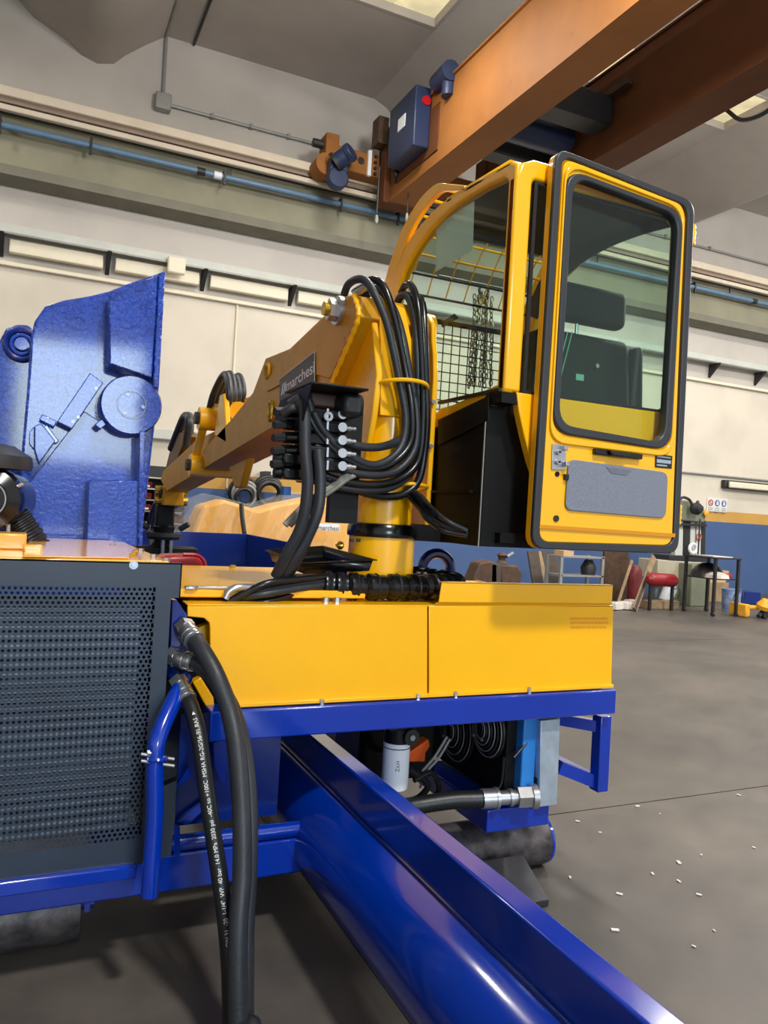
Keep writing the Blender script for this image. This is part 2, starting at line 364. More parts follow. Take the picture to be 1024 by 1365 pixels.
# crane runway beam along the back wall
XL, XR = -11.98, 30.0
def along(name, y, z0, z1, dep, m, parent, **k): return obj(name, B().box((XL, y, z0), (XR, y+dep, z1)), m, parent, **k)
zz = lambda py, Y: YP(0, py, Y).z
rb = thing('runway_beam', 'long olive concrete crane runway beam with pale top flange along back wall', 'beam', (8, 14.5, 6.8))
along('top_flange', 14.1, zz(124.5, 14.1), zz(111, 14.1), .75, beaml, rb, bev=.02)
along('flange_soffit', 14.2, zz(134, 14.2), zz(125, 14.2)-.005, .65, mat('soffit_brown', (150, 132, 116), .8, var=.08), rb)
along('rail', 14.15, zz(144, 14.15), zz(136, 14.15), .12, beaml, rb, bev=.02)
along('web', 14.5, zz(222, 14.5), zz(134, 14.5), .35, beamc, rb)
zt, zb = zz(219, 14.5), zz(240, 14.62)
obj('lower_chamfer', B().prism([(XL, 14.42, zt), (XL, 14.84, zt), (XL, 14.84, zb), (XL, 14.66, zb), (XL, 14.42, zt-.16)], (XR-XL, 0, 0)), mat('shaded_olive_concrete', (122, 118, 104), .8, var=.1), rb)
obj('conductor_bar', B().box((XL, 14.3, zz(149, 14.3)), (XR, 14.33, zz(146.5, 14.3))), iron, rb)
for x in (-1.6, 3.1, 7.3, 11.6, 15.8, 20.1):
    obj('bar_bracket', B().bar((x, 14.32, zz(146, 14.3)), (x, 14.32, zz(163, 14.3)), .03, .03), iron, rb)
# compressed-air pipe
bp_ = thing('air_pipe', 'pale blue compressed air pipe running along the olive runway beam', 'pipe', (8, 14.3, 7.7))
zpp = zz(166, 14.3)
obj('tube', B().cyl((XL, 14.3, zpp), (XR, 14.3, zpp), .055, 12), bluepipe, bp_)
for px in (0, 121, 299, 454, 530, 925):
    p = YP(px, 168+px*.234, 14.3)
    obj('pipe_clamp', B().bar((p.x, 14.26, zpp-.16), (p.x, 14.26, zpp+.12), .04, .05).bar((p.x, 14.26, zpp+.09), (p.x, 14.5, zpp+.09), .04, .04), iron, bp_)
for px, m_ in ((268, iron), (290, white), (1005, iron)):
    p = YP(px, 168+px*.234, 14.3); obj('coupling', B().cyl((p.x-.07, 14.3, zpp), (p.x+.07, 14.3, zpp), .07, 12), m_, bp_)
# cable tray with brackets
tr_ = thing('cable_tray', 'grey cable tray on dark triangular brackets below the runway beam', 'cable tray', (8, 14.6, 5.9))
zt0, zt1 = zz(307, 14.55), zz(296, 14.55)
obj('channel', B().box((XL, 14.55, zt0), (XR, 14.8, zt1)), trayw, tr_)
obj('channel_lip', B().box((XL, 14.53, zt0-.03), (XR, 14.57, zt0)), greym, tr_)
bxs = []
for px, py in ((4, 305), (147, 332), (275, 357), (393, 379), (957, 482), (1018, 494)):
    p = YP(px, py+4, 14.6); bxs.append(p.x)
    h = .36
    obj('bracket', B().prism([(p.x-.05, 14.5, zt0-.02), (p.x-.05, 14.84, zt0-.02), (p.x-.05, 14.84, zt0-h)], (.07, 0, 0)), iron, tr_)
for q in range(3):
    bp2 = tag(obj('batten_light', B().box((bxs[q]+.1, 14.66, zt0-.30), (bxs[q+1]-.1, 14.8, zt0-.07)), creamf, bev=.02), ['long cream batten between the first two tray brackets at the left edge', 'long cream batten under the tray above the blue shear head', 'long cream batten under the tray, right of the cream junction box'][q], 'light')
bp2 = tag(obj('batten_light', B().box((bxs[3]+.1, 14.66, zt0-.30), (bxs[3]+2.2, 14.8, zt0-.07)), creamf, bev=.02), 'long cream batten beside the black hose arch on the crane tower', 'light')
bp2 = tag(obj('wall_rail', B().box((XL, 14.76, zt0-.5), (XR, 14.85, zt0-.43)), creamf, bev=.01), 'thin cream rail fixed to the wall below the cable tray', 'rail')
p = YP(235, 354, 14.5)
tag(obj('junction_box', B().box((p.x-.16, 14.42, p.z-.16), (p.x+.16, 14.52, p.z+.14)), creamf, bev=.03), 'rounded cream junction box on the grey cable tray', 'junction box')
# upper conduit and box
jb = thing('conduit_run', 'thin grey conduit with a square box on the upper wall', 'conduit', (2, 14.8, 8.9))
pa, pb = YP(217, 137, 14.78), YP(228, 48, 14.78)
obj('box', B().box((pa.x-.14, 14.66, pa.z-.16), (pa.x+.14, 14.84, pa.z+.14)), greym, jb, bev=.02)
obj('vertical_conduit', B().cyl((pa.x, 14.8, pa.z), (pa.x, 14.8, 10.1), .03, 8), greym, jb)
obj('ceiling_conduit', B().cyl((pa.x, 14.8, 10.07), (pa.x, 4, 10.07), .03, 8), greym, jb)
obj('ceiling_conduit', B().cyl((pa.x+.5, 14.8, 10.07), (pa.x+.5, 4, 10.07), .025, 8), iron, jb)
obj('horizontal_conduit', B().cyl((pa.x, 14.8, pa.z), (24, 14.8, pa.z-.02), .03, 8), greym, jb)
for k in range(18): obj('saddle', B().box((pa.x+.9+k*.75-.03, 14.74, pa.z-.045), (pa.x+.9+k*.75+.03, 14.85, pa.z+.04)), greym, jb)
# lower vertical conduit
p0, p1 = YP(319, 372, 14.8), YP(311, 640, 14.8)
tag(obj('conduit', B().cyl((p0.x, 14.826, zt0-.51), (p0.x, 14.826, 1.9), .022, 8), creamf), 'thin pale vertical conduit down the cream wall behind the boom', 'conduit')
p0 = YP(230, 580, 14.8)
tag(obj('wall_duct', B().box((-3, 14.72, p0.z-.10), (p0.x+3.4, 14.85, p0.z+.10)), trayw, bev=.02), 'grey duct along the wall behind the blue shear head and boom', 'duct')
p0 = YP(905, 629, 14.8)
tag(obj('conduit', B().cyl((p0.x-4, 14.8, p0.z+.0), (24, 14.8, p0.z-.0), .025, 8), greym), 'thin horizontal conduit on the cream wall right of the cab door', 'conduit')
# fluorescent lamp on the right
p0, p1 = YP(967, 645, 14.7), YP(1030, 655, 14.7)
t = thing('fluorescent_lamp', 'unlit fluorescent tube lamp on the cream wall at right edge', 'lamp', (p0.x, 14.8, p0.z))
obj('housing', B().box((p0.x, 14.7, p0.z-.11), (p0.x+2.4, 14.848, p0.z+.11)), iron, t, bev=.03)
obj('diffuser', B().box((p0.x+.1, 14.62, p0.z-.09), (p0.x+2.3, 14.7, p0.z+.07)), creamf, t, bev=.03)
# safety placards
sgn = thing('safety_sign', 'white safety placard with red and blue round symbols above the ochre stripe', 'sign', tuple(YP(956, 684, 14.8)))
a, b2 = YP(943, 663, 14.83), YP(968.5, 683, 14.83)
obj('board', B().box((a.x, 14.82, b2.z), (b2.x, 14.845, a.z)), signw, sgn)
signb = mat('sign_blue', (58, 92, 160), .5, var=0); signr = mat('sign_red', (196, 80, 60), .5, var=0)
wdt = b2.x-a.x
for q in range(3):
    c = Vector((a.x+wdt*(q+.5)/3, 14.815, a.z-.13))
    if q: 
        obj('symbol', B().cyl(c, c+Vector((0, .01, 0)), .085, 20), signb, sgn)
        obj('symbol_figure', B().box(c+Vector((-.04, -.006, -.05)), c+Vector((.04, .0, .02))).cyl(c+Vector((0, -.006, .035)), c+Vector((0, 0, .035)), .03, 10), signw, sgn)
    else:
        obj('symbol', B().torus(c, (0, 1, 0), .072, .014, 24, 6), signr, sgn); obj('symbol_figure', B().bar(c+Vector((-.05, 0, .05)), c+Vector((.05, 0, -.05)), .01, .02, (0, 1, 0)), signr, sgn)
    for r_ in range(3): obj('text_line', B().box((c.x-.08, 14.812, a.z-.27-r_*.05), (c.x+.08, 14.82, a.z-.255-r_*.05)), greym, sgn)

# ================================================================== BRIDGE CRANE
bc = thing('bridge_crane', 'orange-brown double girder bridge crane under the concrete ceiling', 'crane', (7.2, 6, 7.3))
def girder(x0, x1, ztop, m, label):
    g = obj('girder', B().box((x0, -6, 7.5), (x1, 13.45, ztop)), m, bc, bev=.01, label=label)
    obj('bottom_flange', B().box((x0-.02, -6, 7.47), (x1+.02, 13.5, 7.5)), m, g)
    obj('top_flange', B().box((x0-.04, -6, ztop), (x1+.04, 13.45, ztop+.03)), m, g)
    return g
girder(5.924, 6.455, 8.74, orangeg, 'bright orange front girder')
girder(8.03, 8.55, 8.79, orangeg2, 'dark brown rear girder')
# end carriage on the runway
obj('end_carriage', B().box((4.95, 13.75, 8.0), (9.6, 14.1, 8.42)), orangeg, bc, bev=.02)
obj('end_carriage_web', B().box((4.7, 13.72, 8.05), (4.96, 14.12, 8.6)), orangeg, bc, bev=.02)
obj('girder_end_plate', B().box((5.8, 13.45, 7.45), (6.6, 13.8, 8.75)), orangeg2, bc, bev=.02)
obj('girder_end_plate', B().box((7.95, 13.45, 7.45), (8.65, 13.8, 8.8)), orangeg2, bc, bev=.02)
obj('splice_plate', B().box((5.55, 13.7, 7.98), (5.62, 13.76, 8.46)), white, bc)
obj('splice_plate', B().box((5.8, 13.7, 7.98), (5.86, 13.76, 8.46)), white, bc)
for q in range(4): obj('bolt', B().cyl((5.71, 13.7, 8.05+q*.11), (5.71, 13.76, 8.05+q*.11), .03, 8), iron, bc)
obj('hub_hole', B().cyl((5.42, 13.74, 8.24), (5.42, 13.76, 8.24), .07, 14), iron, bc)
w = obj('travel_wheel', B().cyl((4.72, 13.7, 8.0), (4.72, 14.1, 8.0), .2, 20), orangeg, bc); 
obj('buffer', B().cyl((4.5, 13.9, 8.42), (4.72, 13.9, 8.42), .08, 12), iron, bc)
mt = obj('travel_motor', B().cyl(YP(449, 216, 13.5), YP(466, 204, 13.35), .155, 18), bluebox, bc, bev=.02)
obj('motor_fan_cover', B().cyl(YP(463, 206, 13.38), YP(469.5, 201, 13.3), .172, 18), bluebox, mt, bev=.02)
g0, g1 = YP(449, 239, 13.55), YP(452, 212, 13.55)
obj('gearbox', B().cyl(g0+Vector((0, .08, 0)), g0-Vector((0, .12, 0)), .2, 20).bar(g0, g1, .36, .2, (0, 1, 0)), bluebox, mt, bev=.03)
obj('motor_flange', B().cyl(YP(446, 218, 13.5), YP(450, 215, 13.47), .19, 18), iron, mt)
cb0, cb1 = XP(554.6, 122, 5.60), XP(516.5, 211, 5.60)
cbx = obj('control_cabinet', B().box((5.60, cb0.y, 7.83), (5.90, cb1.y, 8.86)), bluebox, bc, bev=.02, label='blue electrical control cabinet')
obj('cabinet_label', B().box((5.59, (cb0.y+cb1.y)/2-.16, 8.3), (5.60, (cb0.y+cb1.y)/2+.12, 8.52)), white, cbx)
obj('isolator_switch', B().cyl((5.80, cb0.y-.03, 8.62), (5.80, cb0.y+.01, 8.62), .08, 14), redm, cbx)
obj('mounting_plate', B().box((5.9, cb0.y-.3, 7.7), (5.925, cb1.y+.2, 8.5)), orangeg2, bc)
p = XP(594, 97, 5.85)
sm = obj('top_motor', B().cyl(p+Vector((0, -.2, -.05)), p+Vector((.05, .35, 0)), .16, 14).cyl(p+Vector((.05, -.05, -.1)), p+Vector((.05, -.05, -.4)), .12, 12), bluebox, bc)
# cable loom and pendant chain at girder end
cl = crv([(5.80, 13.3, 8.75), (5.74, 13.2, 8.5), (5.78, 13.1, 8.15), (5.86, 13.1, 7.85), (5.92, 13.2, 7.75)])
obj('cable_loom', B().sweep(cl, .05, 8), black, bc)
obj('cable_loom', B().torus((5.78, 12.95, 8.15), (1, .3, 0), .26, .05, 24, 8, sx=.55, side=(0, 1, 0)), black, bc)
obj('junction_plate', B().box((5.6, 13.4, 8.5), (5.8, 13.7, 9.0)), rust, bc)
obj('hanging_cable', B().cyl((5.62, 13.3, 8.0), (5.62, 13.3, 7.12), .02, 8), iron, bc)
obj('cable_weight', B().lathe((5.62, 13.3, 6.95), (0, 0, 1), [(.02, 0), (.04, .05), (.025, .15)], 10), greym, bc)
obj('hanging_cable', B().cyl((6.05, 12.9, 7.47), (6.05, 12.9, 7.1), .012, 8), iron, bc)
obj('cable_weight', B().lathe((6.05, 12.9, 6.95), (0, 0, 1), [(.02, 0), (.035, .05), (.02, .15)], 10), greym, bc)
# hoist trolley between the girders
ht = obj('hoist_trolley', B().box((6.5, 9.7, 7.85), (8.0, 10.15, 8.3)), iron, bc, bev=.03)
obj('trolley_crossbeam', B().box((6.55, 11.3, 7.8), (7.95, 11.7, 8.25)), iron, ht, bev=.03)
obj('hoist_drum', B().cyl((6.6, 10.75, 8.0), (7.9, 10.75, 8.0), .26, 20), bluebox, ht)
obj('hoist_motor', B().cyl((7.0, 9.75, 8.35), (7.0, 11.0, 8.35), .17, 16), iron, ht)
obj('trolley_rail', B().box((6.5, 9.3, 8.3), (6.6, 12.2, 8.4)).box((7.9, 9.3, 8.3), (8.0, 12.2, 8.4)), rust, ht)
for q in range(3): obj('festoon_loop', B().sweep(crv([(6.75, 8.2+q*.35, 8.3), (6.75, 8.3+q*.35, 7.95), (6.75, 8.42+q*.35, 7.95), (6.75, 8.5+q*.35, 8.3)]), .03, 6), black, ht)
p = ZP(985, 128, 7.48)
obj('festoon_loop', B().sweep(crv([(8.75, p.y+.5, 7.6), (8.75, p.y+.2, 7.33), (8.75, p.y-.25, 7.3), (8.75, p.y-.6, 7.62)]), .03, 6), black, bc)

# ================================================================== ENGINE CABINET (left foreground)
YM = 2.60
ec = thing('engine_cabinet', 'dark engine cabinet with perforated grille and ochre top at the left', 'cabinet', (-.1, 3.1, .3))
zt_ = YP(120, 748, YM).z; px0, px1 = -.95, YP(207.8, 783, YM).x; pz1, pz0 = YP(207.8, 783, YM).z, YP(189.5, 1118, YM).z
xr = YP(243, 752, YM).x; xn = YP(228, 798, YM).x; zn = YP(240, 797, YM).z; zbot = YP(184, 1152, YM).z
# frame sheet around the perforated field
fr = B()
fr.box((-1.0, YM, pz1), (xr, YM+.004, zt_)).box((px1, YM, zn), (xr, YM+.004, pz1)).box((px1, YM, zbot), (xn, YM+.004, zn)).box((-1.0, YM, zbot), (px1, YM+.004, pz0))
obj('front_frame', fr, dkpanel, ec, smooth=False)
obj('top_fold', B().box((-1.0, YM, zt_-.004), (xr, YM+.035, zt_)), dkpanel, ec, smooth=False)
obj('side_fold', B().box((xr-.004, YM, zn), (xr, YM+.05, zt_-.004)), dkpanel, ec, smooth=False)
# perforated sheet with real holes
pg = B(); pxp, pzp = .0165, .0145; ncol = int((px1-px0)/pxp); nrow = int((pz1-pz0)/pzp); pzp = (pz1-pz0)/nrow
rh = .0053; HEX = [(math.cos(math.pi*k/3+math.pi/6), math.sin(math.pi*k/3+math.pi/6)) for k in range(6)]
for r_ in range(nrow):
    for c_ in range(ncol):
        cx = px1-(c_+.5)*pxp - (pxp/2 if r_ % 2 else 0); cz = pz0+(r_+.5)*pzp
        x0, x1, z0, z1 = cx-pxp/2, min(cx+pxp/2, px1), cz-pzp/2, cz+pzp/2
        out = [(x1, cz+pzp*.25), (cx, z1), (x0, cz+pzp*.25), (x0, cz-pzp*.25), (cx, z0), (x1, cz-pzp*.25)]
        out = [(x1, z1), (cx, z1), (x0, z1), (x0, z0), (cx, z0), (x1, z0)]
        vs = [(a, YM+.002, b_) for a, b_ in out]+[(cx+rh*a, YM+.002, cz+rh*b_) for a, b_ in HEX]
        pg.add(vs, [(k, (k+1) % 6, 6+(k+1) % 6, 6+k) for k in range(6)])
g_ = obj('grille', pg, grillm, ec, smooth=False, label='perforated steel grille')
# radiator core behind the grille: shroud, fins
rad = obj('radiator', B().box((-1.0, YM+.10, zbot+.08), (px1-.03, YM+.2, pz1-.05)), radm, ec, smooth=False)
for k in range(26):
    z = zbot+.1+k*(pz1-zbot-.16)/26
    obj('fin', B().box((-1.0, YM+.07, z), (px1-.035, YM+.1, z+.012)), galv, rad, smooth=False)
obj('side_wall', B().box((xn-.02, YM+.004, .42), (xn-.012, 3.8, zt_-.02)), blackp, ec, smooth=False)
# ochre top with a hinged hatch
xt = ZP(218, 746, zt_).x
obj('top_cover', B().prism([(-1.0, YM+.02, zt_-.03), (xt, YM+.02, zt_-.03), (xt-.03, 3.82, zt_-.03), (-1.0, 3.82, zt_-.03)], (0, 0, .035)), ochre, ec, bev=.006)
h0 = [ZP(x, y, zt_+.006) for x, y in ((30, 743), (172, 745), (150, 722), (40, 719))]
hz = obj('hatch', B().prism(h0, (0, 0, .005)), ochre, ec, bev=.002)
for x, y in ((172, 741), (176, 737)): 
    p = ZP(x, y, zt_+.012); obj('latch_pin', B().cyl(p, p+Vector((.02, 0, .008)), .006, 8), brass, hz)
for x, y in ((150, 728), (188, 734), (205, 742), (222, 747)):
    p = ZP(x, y, zt_+.006); bolt(ec, p, (0, 0, 1), .012, .008)
p = YP(178, 753, YM); obj('washer', B().cyl(p, p+Vector((0, -.004, 0)), .014, 20), galv, ec); obj('rivet', B().cyl(p, p+Vector((0, -.008, 0)), .006, 12), steel, ec)
q = YP(0, 742, YM+.1)
obj('hinge_block', B().box((q.x-.1, 2.95, zt_+.005), (.01, 3.1, zt_+.06)), ochre, ec, bev=.006)
obj('hinge_block', B().box((.0, 2.85, zt_+.005), (.06, 2.92, zt_+.03)), ochre, ec, bev=.006)
# blue lower rail, frame beams
zr1, zr0 = YP(184, 1153, YM-.02).z, YP(0, 1197, YM-.02).z
obj('lower_rail', B().box((-1.2, YM-.02, zr0), (YP(182, 1160, YM-.02).x, YM+.06, zr1)), blue, ec, bev=.006)
# guard pipe in front of the right corner
gp = crv([YP(246, 905, 2.66), YP(236, 925, 2.58), YP(214, 975, 2.50), YP(207, 1010, 2.48), YP(206, 1090, 2.48), YP(200, 1180, 2.48), YP(199, 1194, 2.48)])
gpo = obj('guard_pipe', B().sweep(gp, .027, 16), blue, ec, label='bent blue guard pipe')
for dy in (0, 9):
    a = YP(188, 1005+dy, 2.47); b_ = YP(232, 1012+dy, 2.47); obj('clamp_bolt', B().cyl(a, b_, .0055, 8), steel, gpo)
    obj('nut', B().cyl(a+Vector((.018, 0, 0)), a+Vector((.03, 0, 0)), .011, 6), steel, gpo)
obj('clamp', B().torus(YP(209, 1011, 2.48), (0, .1, 1), .03, .007, 20, 6), blue, gpo)
# base frame visible between cabinet and drawbar
bf = thing('base_frame', 'low blue base frame with gussets under the machine between hoses and grille', 'frame', (1.0, 2.9, .1))
zb1, zb0 = YP(260, 1135, 2.78).z, YP(300, 1178, 2.78).z
obj('cross_beam', B().box((-1.2, 2.78, zb0), (1.25, 2.9, zb1)), blue, bf, bev=.008)
obj('stiffener_tube', B().cyl((.50, 2.80, zb1+.03), (1.05, 2.80, zb1+.03), .028, 14), blue, bf)
obj('back_panel', B().box((-1.2, 3.72, .2), (1.1, 3.76, 1.15)), bluen, bf)
obj('inner_plate', B().prism([(.56, 2.9, zb1+.05), (.95, 2.9, zb1+.05), (.95, 2.9, .78), (.56, 2.9, .82)], (0, .015, 0)), bluen, bf)
g1 = [YP(x, y, 2.84) for x, y in ((235, 1050), (262, 1020), (240, 1080), (268, 1068), (232, 1098))]
obj('gusset', B().prism([YP(x, y, 2.84) for x, y in ((232, 1052), (252, 1022), (258, 1035))], (0, .02, 0)), blue, bf)
obj('gusset', B().prism([YP(x, y, 2.86) for x, y in ((236, 1095), (272, 1068), (276, 1075), (250, 1100))], (0, .02, 0)), blue, bf)
obj('gusset', B().prism([YP(x, y, 2.82) for x, y in ((285, 990), (300, 985), (300, 1046), (294, 1040), (286, 1020))], (0, .02, 0)), blue, bf)
obj('corner_post', B().prism([YP(x, y, 2.7) for x, y in ((213, 1050), (236, 1040), (228, 1140), (208, 1146))], (0, .04, 0)), dkpanel, bf)
obj('end_plate', B().prism([YP(x, y, 2.76) for x, y in ((232, 1100), (240, 1103), (240, 1140), (232, 1142))], (0, .02, 0)), blue, bf)
for k in range(6):
    p = YP(232+k*8, 1100-k*4, 2.82)
# rollers
def roll(x0, x1, lab, r=.15, cap=True):
    t = thing('ground_roller', lab, 'roller', ((x0+x1)/2, 3.0, 0))
    obj('drum', B().cyl((x0, 3.0, r), (x1, 3.0, r), r, 36), roller, t, bev=.004)
    for x, s in ((x1, 1),) if cap else ():
        obj('end_flange', B().cyl((x+.001, 3.0, r), (x+.014, 3.0, r), r-.001, 30), blue, t)
    return t
x1 = ZP(103, 1250, 0).x
t = roll(-.9, x1-.0, 'worn grey steel roller under the engine cabinet at the left edge', .125, False)
obj('axle_bracket', B().box((x1+.012, 2.93, .12), (x1+.032, 3.07, .40)), blue, t); obj('axle', B().cyl((x1, 3.0, .125), (x1+.05, 3.0, .125), .025, 12), blue, t)
obj('bracket_rail', B().box((x1+.012, 2.80, zr0-.0), (.46, 2.9, zr0+.05)), blue, t)
x2 = YP(717, 1130, 3.0).x
roll(1.45, x2, 'worn grey steel roller below the blue box at right of the drawbar', .115, True)
# skid plate on the floor
_s0 = XP(697, 1139, 2.07); _s1 = XP(732, 1203, 2.07)
tag(obj('skid_plate', B().prism([(1.42, _s1.y, .002), (1.42, _s1.y, .03), (1.42, _s0.y-.0, _s0.z+.0), (1.42, _s0.y, _s0.z-.03)], (2.07-1.42, 0, 0)), plate_st, bev=.003), 'dark sloping steel scraper plate in front of the right roller', 'plate')

# ================================================================== DRAWBAR TUBE
db = thing('drawbar_tube', 'long glossy blue tube with box rail coming toward the lower right', 'beam', (1.19, 1.6, .13))
obj('tube', B().pipe((1.19, -.7, .332), (1.19, 4.3, .332), .2, .185, 64), blue, db)
obj('box_rail', B().box((1.124, -.7, .47), (1.200, 4.3, .66)), blue, db, bev=.008, seg=3)
obj('weld_bead', B().cyl((1.120, -.7, .523), (1.120, 4.3, .523), .007, 8), bluen, db)
for y in (.0, 3.9): obj('saddle_support', B().prism([(1.05, y, 0.0), (1.33, y, 0.0), (1.28, y, .18), (1.10, y, .18)], (0, .05, 0)), bluen, db)

# ================================================================== YELLOW BASE HOUSING
YB = 2.70
bh = thing('crane_base_housing', 'yellow sheet metal crane base on a blue beam at centre', 'housing', (1.5, 3.3, .74))
def YB_(x, y): return YP(x, y, YB)
pf = [YB_(*c) for c in ((250, 808), (250, 822), (272, 824), (279, 830), (280, 838), (280, 864), (288, 884), (317, 939), (570, 926), (570, 808))]
obj('front_panel', B().prism(pf, (0, .012, 0)), yel, bh, bev=.003, label='left front sheet with a cut-out for hoses')
pf = [YB_(*c) for c in ((572, 808), (572, 926), (815.5, 913), (818, 807))]
fp2 = obj('front_panel', B().prism(pf, (0, .012, 0)), yel2, bh, bev=.003, label='right front sheet')
zt2 = YB_(570, 808).z
obj('top_flange', B().box((YB_(250, 808).x, YB, zt2-.002), (YB_(818, 806).x, YB+.10, zt2+.004)), yel, bh, bev=.002)
la, lb, lc_ = YP(590, 776, YB-.015), YP(818, 780, YB-.015), YP(584, 803, YB-.015)
zl1, zl0 = (la.z+lb.z)/2, lc_.z
obj('raised_lip', B().prism([(la.x-.01, YB-.012, zl0), (lb.x, YB-.012, zl0), (lb.x, YB-.012, zl1), (la.x, YB-.012, zl1)], (0, .006, 0)), yel2, bh, bev=.002)
obj('lip_fold', B().prism([(la.x-.02, YB-.012, zl0), (la.x-.02, YB+.03, zl0-.035), (la.x-.02, YB+.03, zl0-.02)], (lb.x-la.x+.02, 0, 0)), yel2, bh)
obj('lip_top', B().prism([(la.x, YB-.012, zl1-.004), (lb.x, YB-.012, zl1-.004), (lb.x, YB+.02, zl1-.004), (la.x, YB+.02, zl1-.004)], (0, 0, .004)), yel2, bh)
obj('bottom_lip', B().box((YB_(317, 939).x, YB-.012, YB_(570, 927).z-.006), (YB_(816, 914).x, YB+.01, YB_(570, 927).z+.008)), yel, bh, bev=.002)
XE = YB_(818, 808).x
obj('right_side', B().box((XE-.014, YB+.012, YB_(816, 914).z), (XE-.002, 3.85, zt2)), yel2, bh)
obj('deck', B().box((.56, YB+.09, zt2-.02), (XE-.02, 3.85, zt2-.004)), yel, bh)
# raised cover plate on the left of the deck
ca = [ZP(*c, zt2+.045) for c in ((243, 794), (300, 796), (372, 790), (372, 758), (243, 754))]
zc = zt2+.045
cv = obj('deck_cover', B().box((.475, 2.80, zc-.03), (1.23, 3.85, zc)), yel, bh, bev=.005)
for x, y in ((310, 757),): bolt(bh, ZP(x, y, zc), (0, 0, 1), .014, .014, brass)
# structure behind the notch
obj('inner_bracket', B().prism([YP(x, y, 2.78) for x, y in ((252, 842), (280, 830), (282, 860), (268, 858), (258, 850))], (0, .05, 0)), yel, bh, bev=.004)
obj('inner_bracket', B().prism([YP(x, y, 2.76) for x, y in ((257, 910), (268, 903), (285, 930), (286, 942), (275, 943))], (0, .05, 0)), yel, bh, bev=.004)
obj('inner_wall', B().box((.50, 2.95, .8), (XE-.1, 2.97, zt2-.03)), blackp, bh)
# blue beam below
YBB = 2.665
zb1_, zb0_ = YP(818, 920, YBB).z, YP(815, 952, YBB).z
bx0 = YP(279, 980, YBB).x
bb = obj('lower_beam', B().box((bx0, YBB, zb0_), (YP(822, 930, YBB).x, YBB+.14, zb1_)), blue, bh, bev=.006, label='blue rectangular support beam')
obj('side_beam', B().box((XE-.1, YBB+.15, zb0_), (XE+.0, 3.85, zb1_)), blue, bh, bev=.006)
for x, y in ((428, 936), (556, 929), (606, 926), (704, 920)):
    p = YP(x, y, YB-.006); bolt(bh, (p.x, YBB+.02, zb1_), (0, 0, 1), .009, .02); bolt(bh, p+Vector((0, -.006, .008)), (0, -1, 0), .008, .006)
# faint ink stamp, three lines
stm = mat('faint_orange_ink', (228, 148, 8), .6, var=0)
for k, (ya, w0, w1) in enumerate(((823, 760, 810), (828.5, 761, 811), (834.5, 761, 808))):
    x = w0
    while x < w1:
        w_ = random.uniform(2, 5); a = YB_(x, ya); b_ = YB_(min(x+w_, w1), ya+3.2)
        obj('stamp_mark', B().box((a.x, YB-.0006, b_.z), (b_.x, YB, a.z)), stm, fp2, smooth=False); x += w_+random.uniform(.6, 1.6)
# right lower bracket (open blue frame)
rk = [((745, 958), (795, 952)), ]
def px_bar(a, b_, Y, w, h): return B().bar(YP(*a, Y), YP(*b_, Y), w, h, (0, 1, 0))
br = obj('step_frame', B().bar(YP(803, 953, 2.75), YP(798, 1053, 2.75), .06, .06, (0, 1, 0)), blue, bh, bev=.004, label='open blue step frame')
obj('step_rail', B().bar(YP(745, 1022, 2.8), YP(800, 1044, 2.76), .04, .055, (0, 0, 1)), blue, br)
obj('step_rail', B().bar(YP(745, 958, 2.85), YP(800, 968, 2.76), .04, .05, (0, 0, 1)), blue, br)
obj('step_rail', B().bar(YP(798, 1044, 2.75)+Vector((0, .05, 0)), YP(798, 1044, 2.75)+Vector((0, .6, 0)), .05, .05), blue, br)
# blue lifting ring at the back of the base
lr = YP(582, 758, 3.5)
obj('lifting_ring', B().torus((lr.x, 3.5, zt2+.09), (.2, 1, 0), .075, .026, 24, 10), bluen, bh)
# cable-protection spiral lying on the deck
zsp = zt2+.058
pts = crv([(YP(432, 770, 2.84).x, 2.86, zsp+.006), (YP(470, 770, 2.84).x, 2.845, zsp), (YP(530, 770, 2.85).x, 2.845, zsp), (YP(585, 770, 2.86).x, 2.88, zsp), (YP(600, 770, 2.9).x+.08, 3.0, zsp), (1.72, 3.2, zsp), (1.62, 3.45, zsp+.005)], 16)
rr = []
for k in range(len(pts)): rr.append(.052+(.0 if k % 7 else -.010)+.003*math.sin(k*.9))
spi = thing('spiral_hose_guard', 'black ribbed spiral hose guard lying on the yellow deck', 'hose guard', (1.3, 2.85, zt2))
obj('sleeve', B().sweep(pts, rr, 18), hoseg, spi)
for k in range(3, len(pts)-3, 7):
    d = (pts[k+1]-pts[k-1]).normalized(); obj('rib', B().torus(pts[k]+d*.006, d, .0505, .006, 20, 6), black, spi)
# wrench left lying on the cover
w0, w1 = ZP(250, 785, zc), ZP(312, 786, zc)
wr = B().bar(w0+Vector((.03, 0, .008)), w1+Vector((0, 0, .008)), .018, .007)
d = (w1-w0).normalized(); n_ = Vector((-d.y, d.x, 0))
wr.prism([w0+d*.035+n_*.012, w0+d*.02+n_*.022, w0-d*.01+n_*.02, w0-d*.005+n_*.008, w0+d*.015+n_*.004, w0+d*.015-n_*.004, w0-d*.005-n_*.008, w0-d*.01-n_*.02, w0+d*.02-n_*.022, w0+d*.035-n_*.012], (0, 0, .01))
tag(obj('wrench', wr, steel, bev=.002), 'chrome open-end wrench lying on the yellow deck cover', 'wrench')
bp3 = [YP(437, 802, YB+.03), YP(452, 801, YB+.03)]
for p in bp3: bolt(bh, (p.x, YB+.05, zt2+.004), (0, 0, 1), .012, .022)
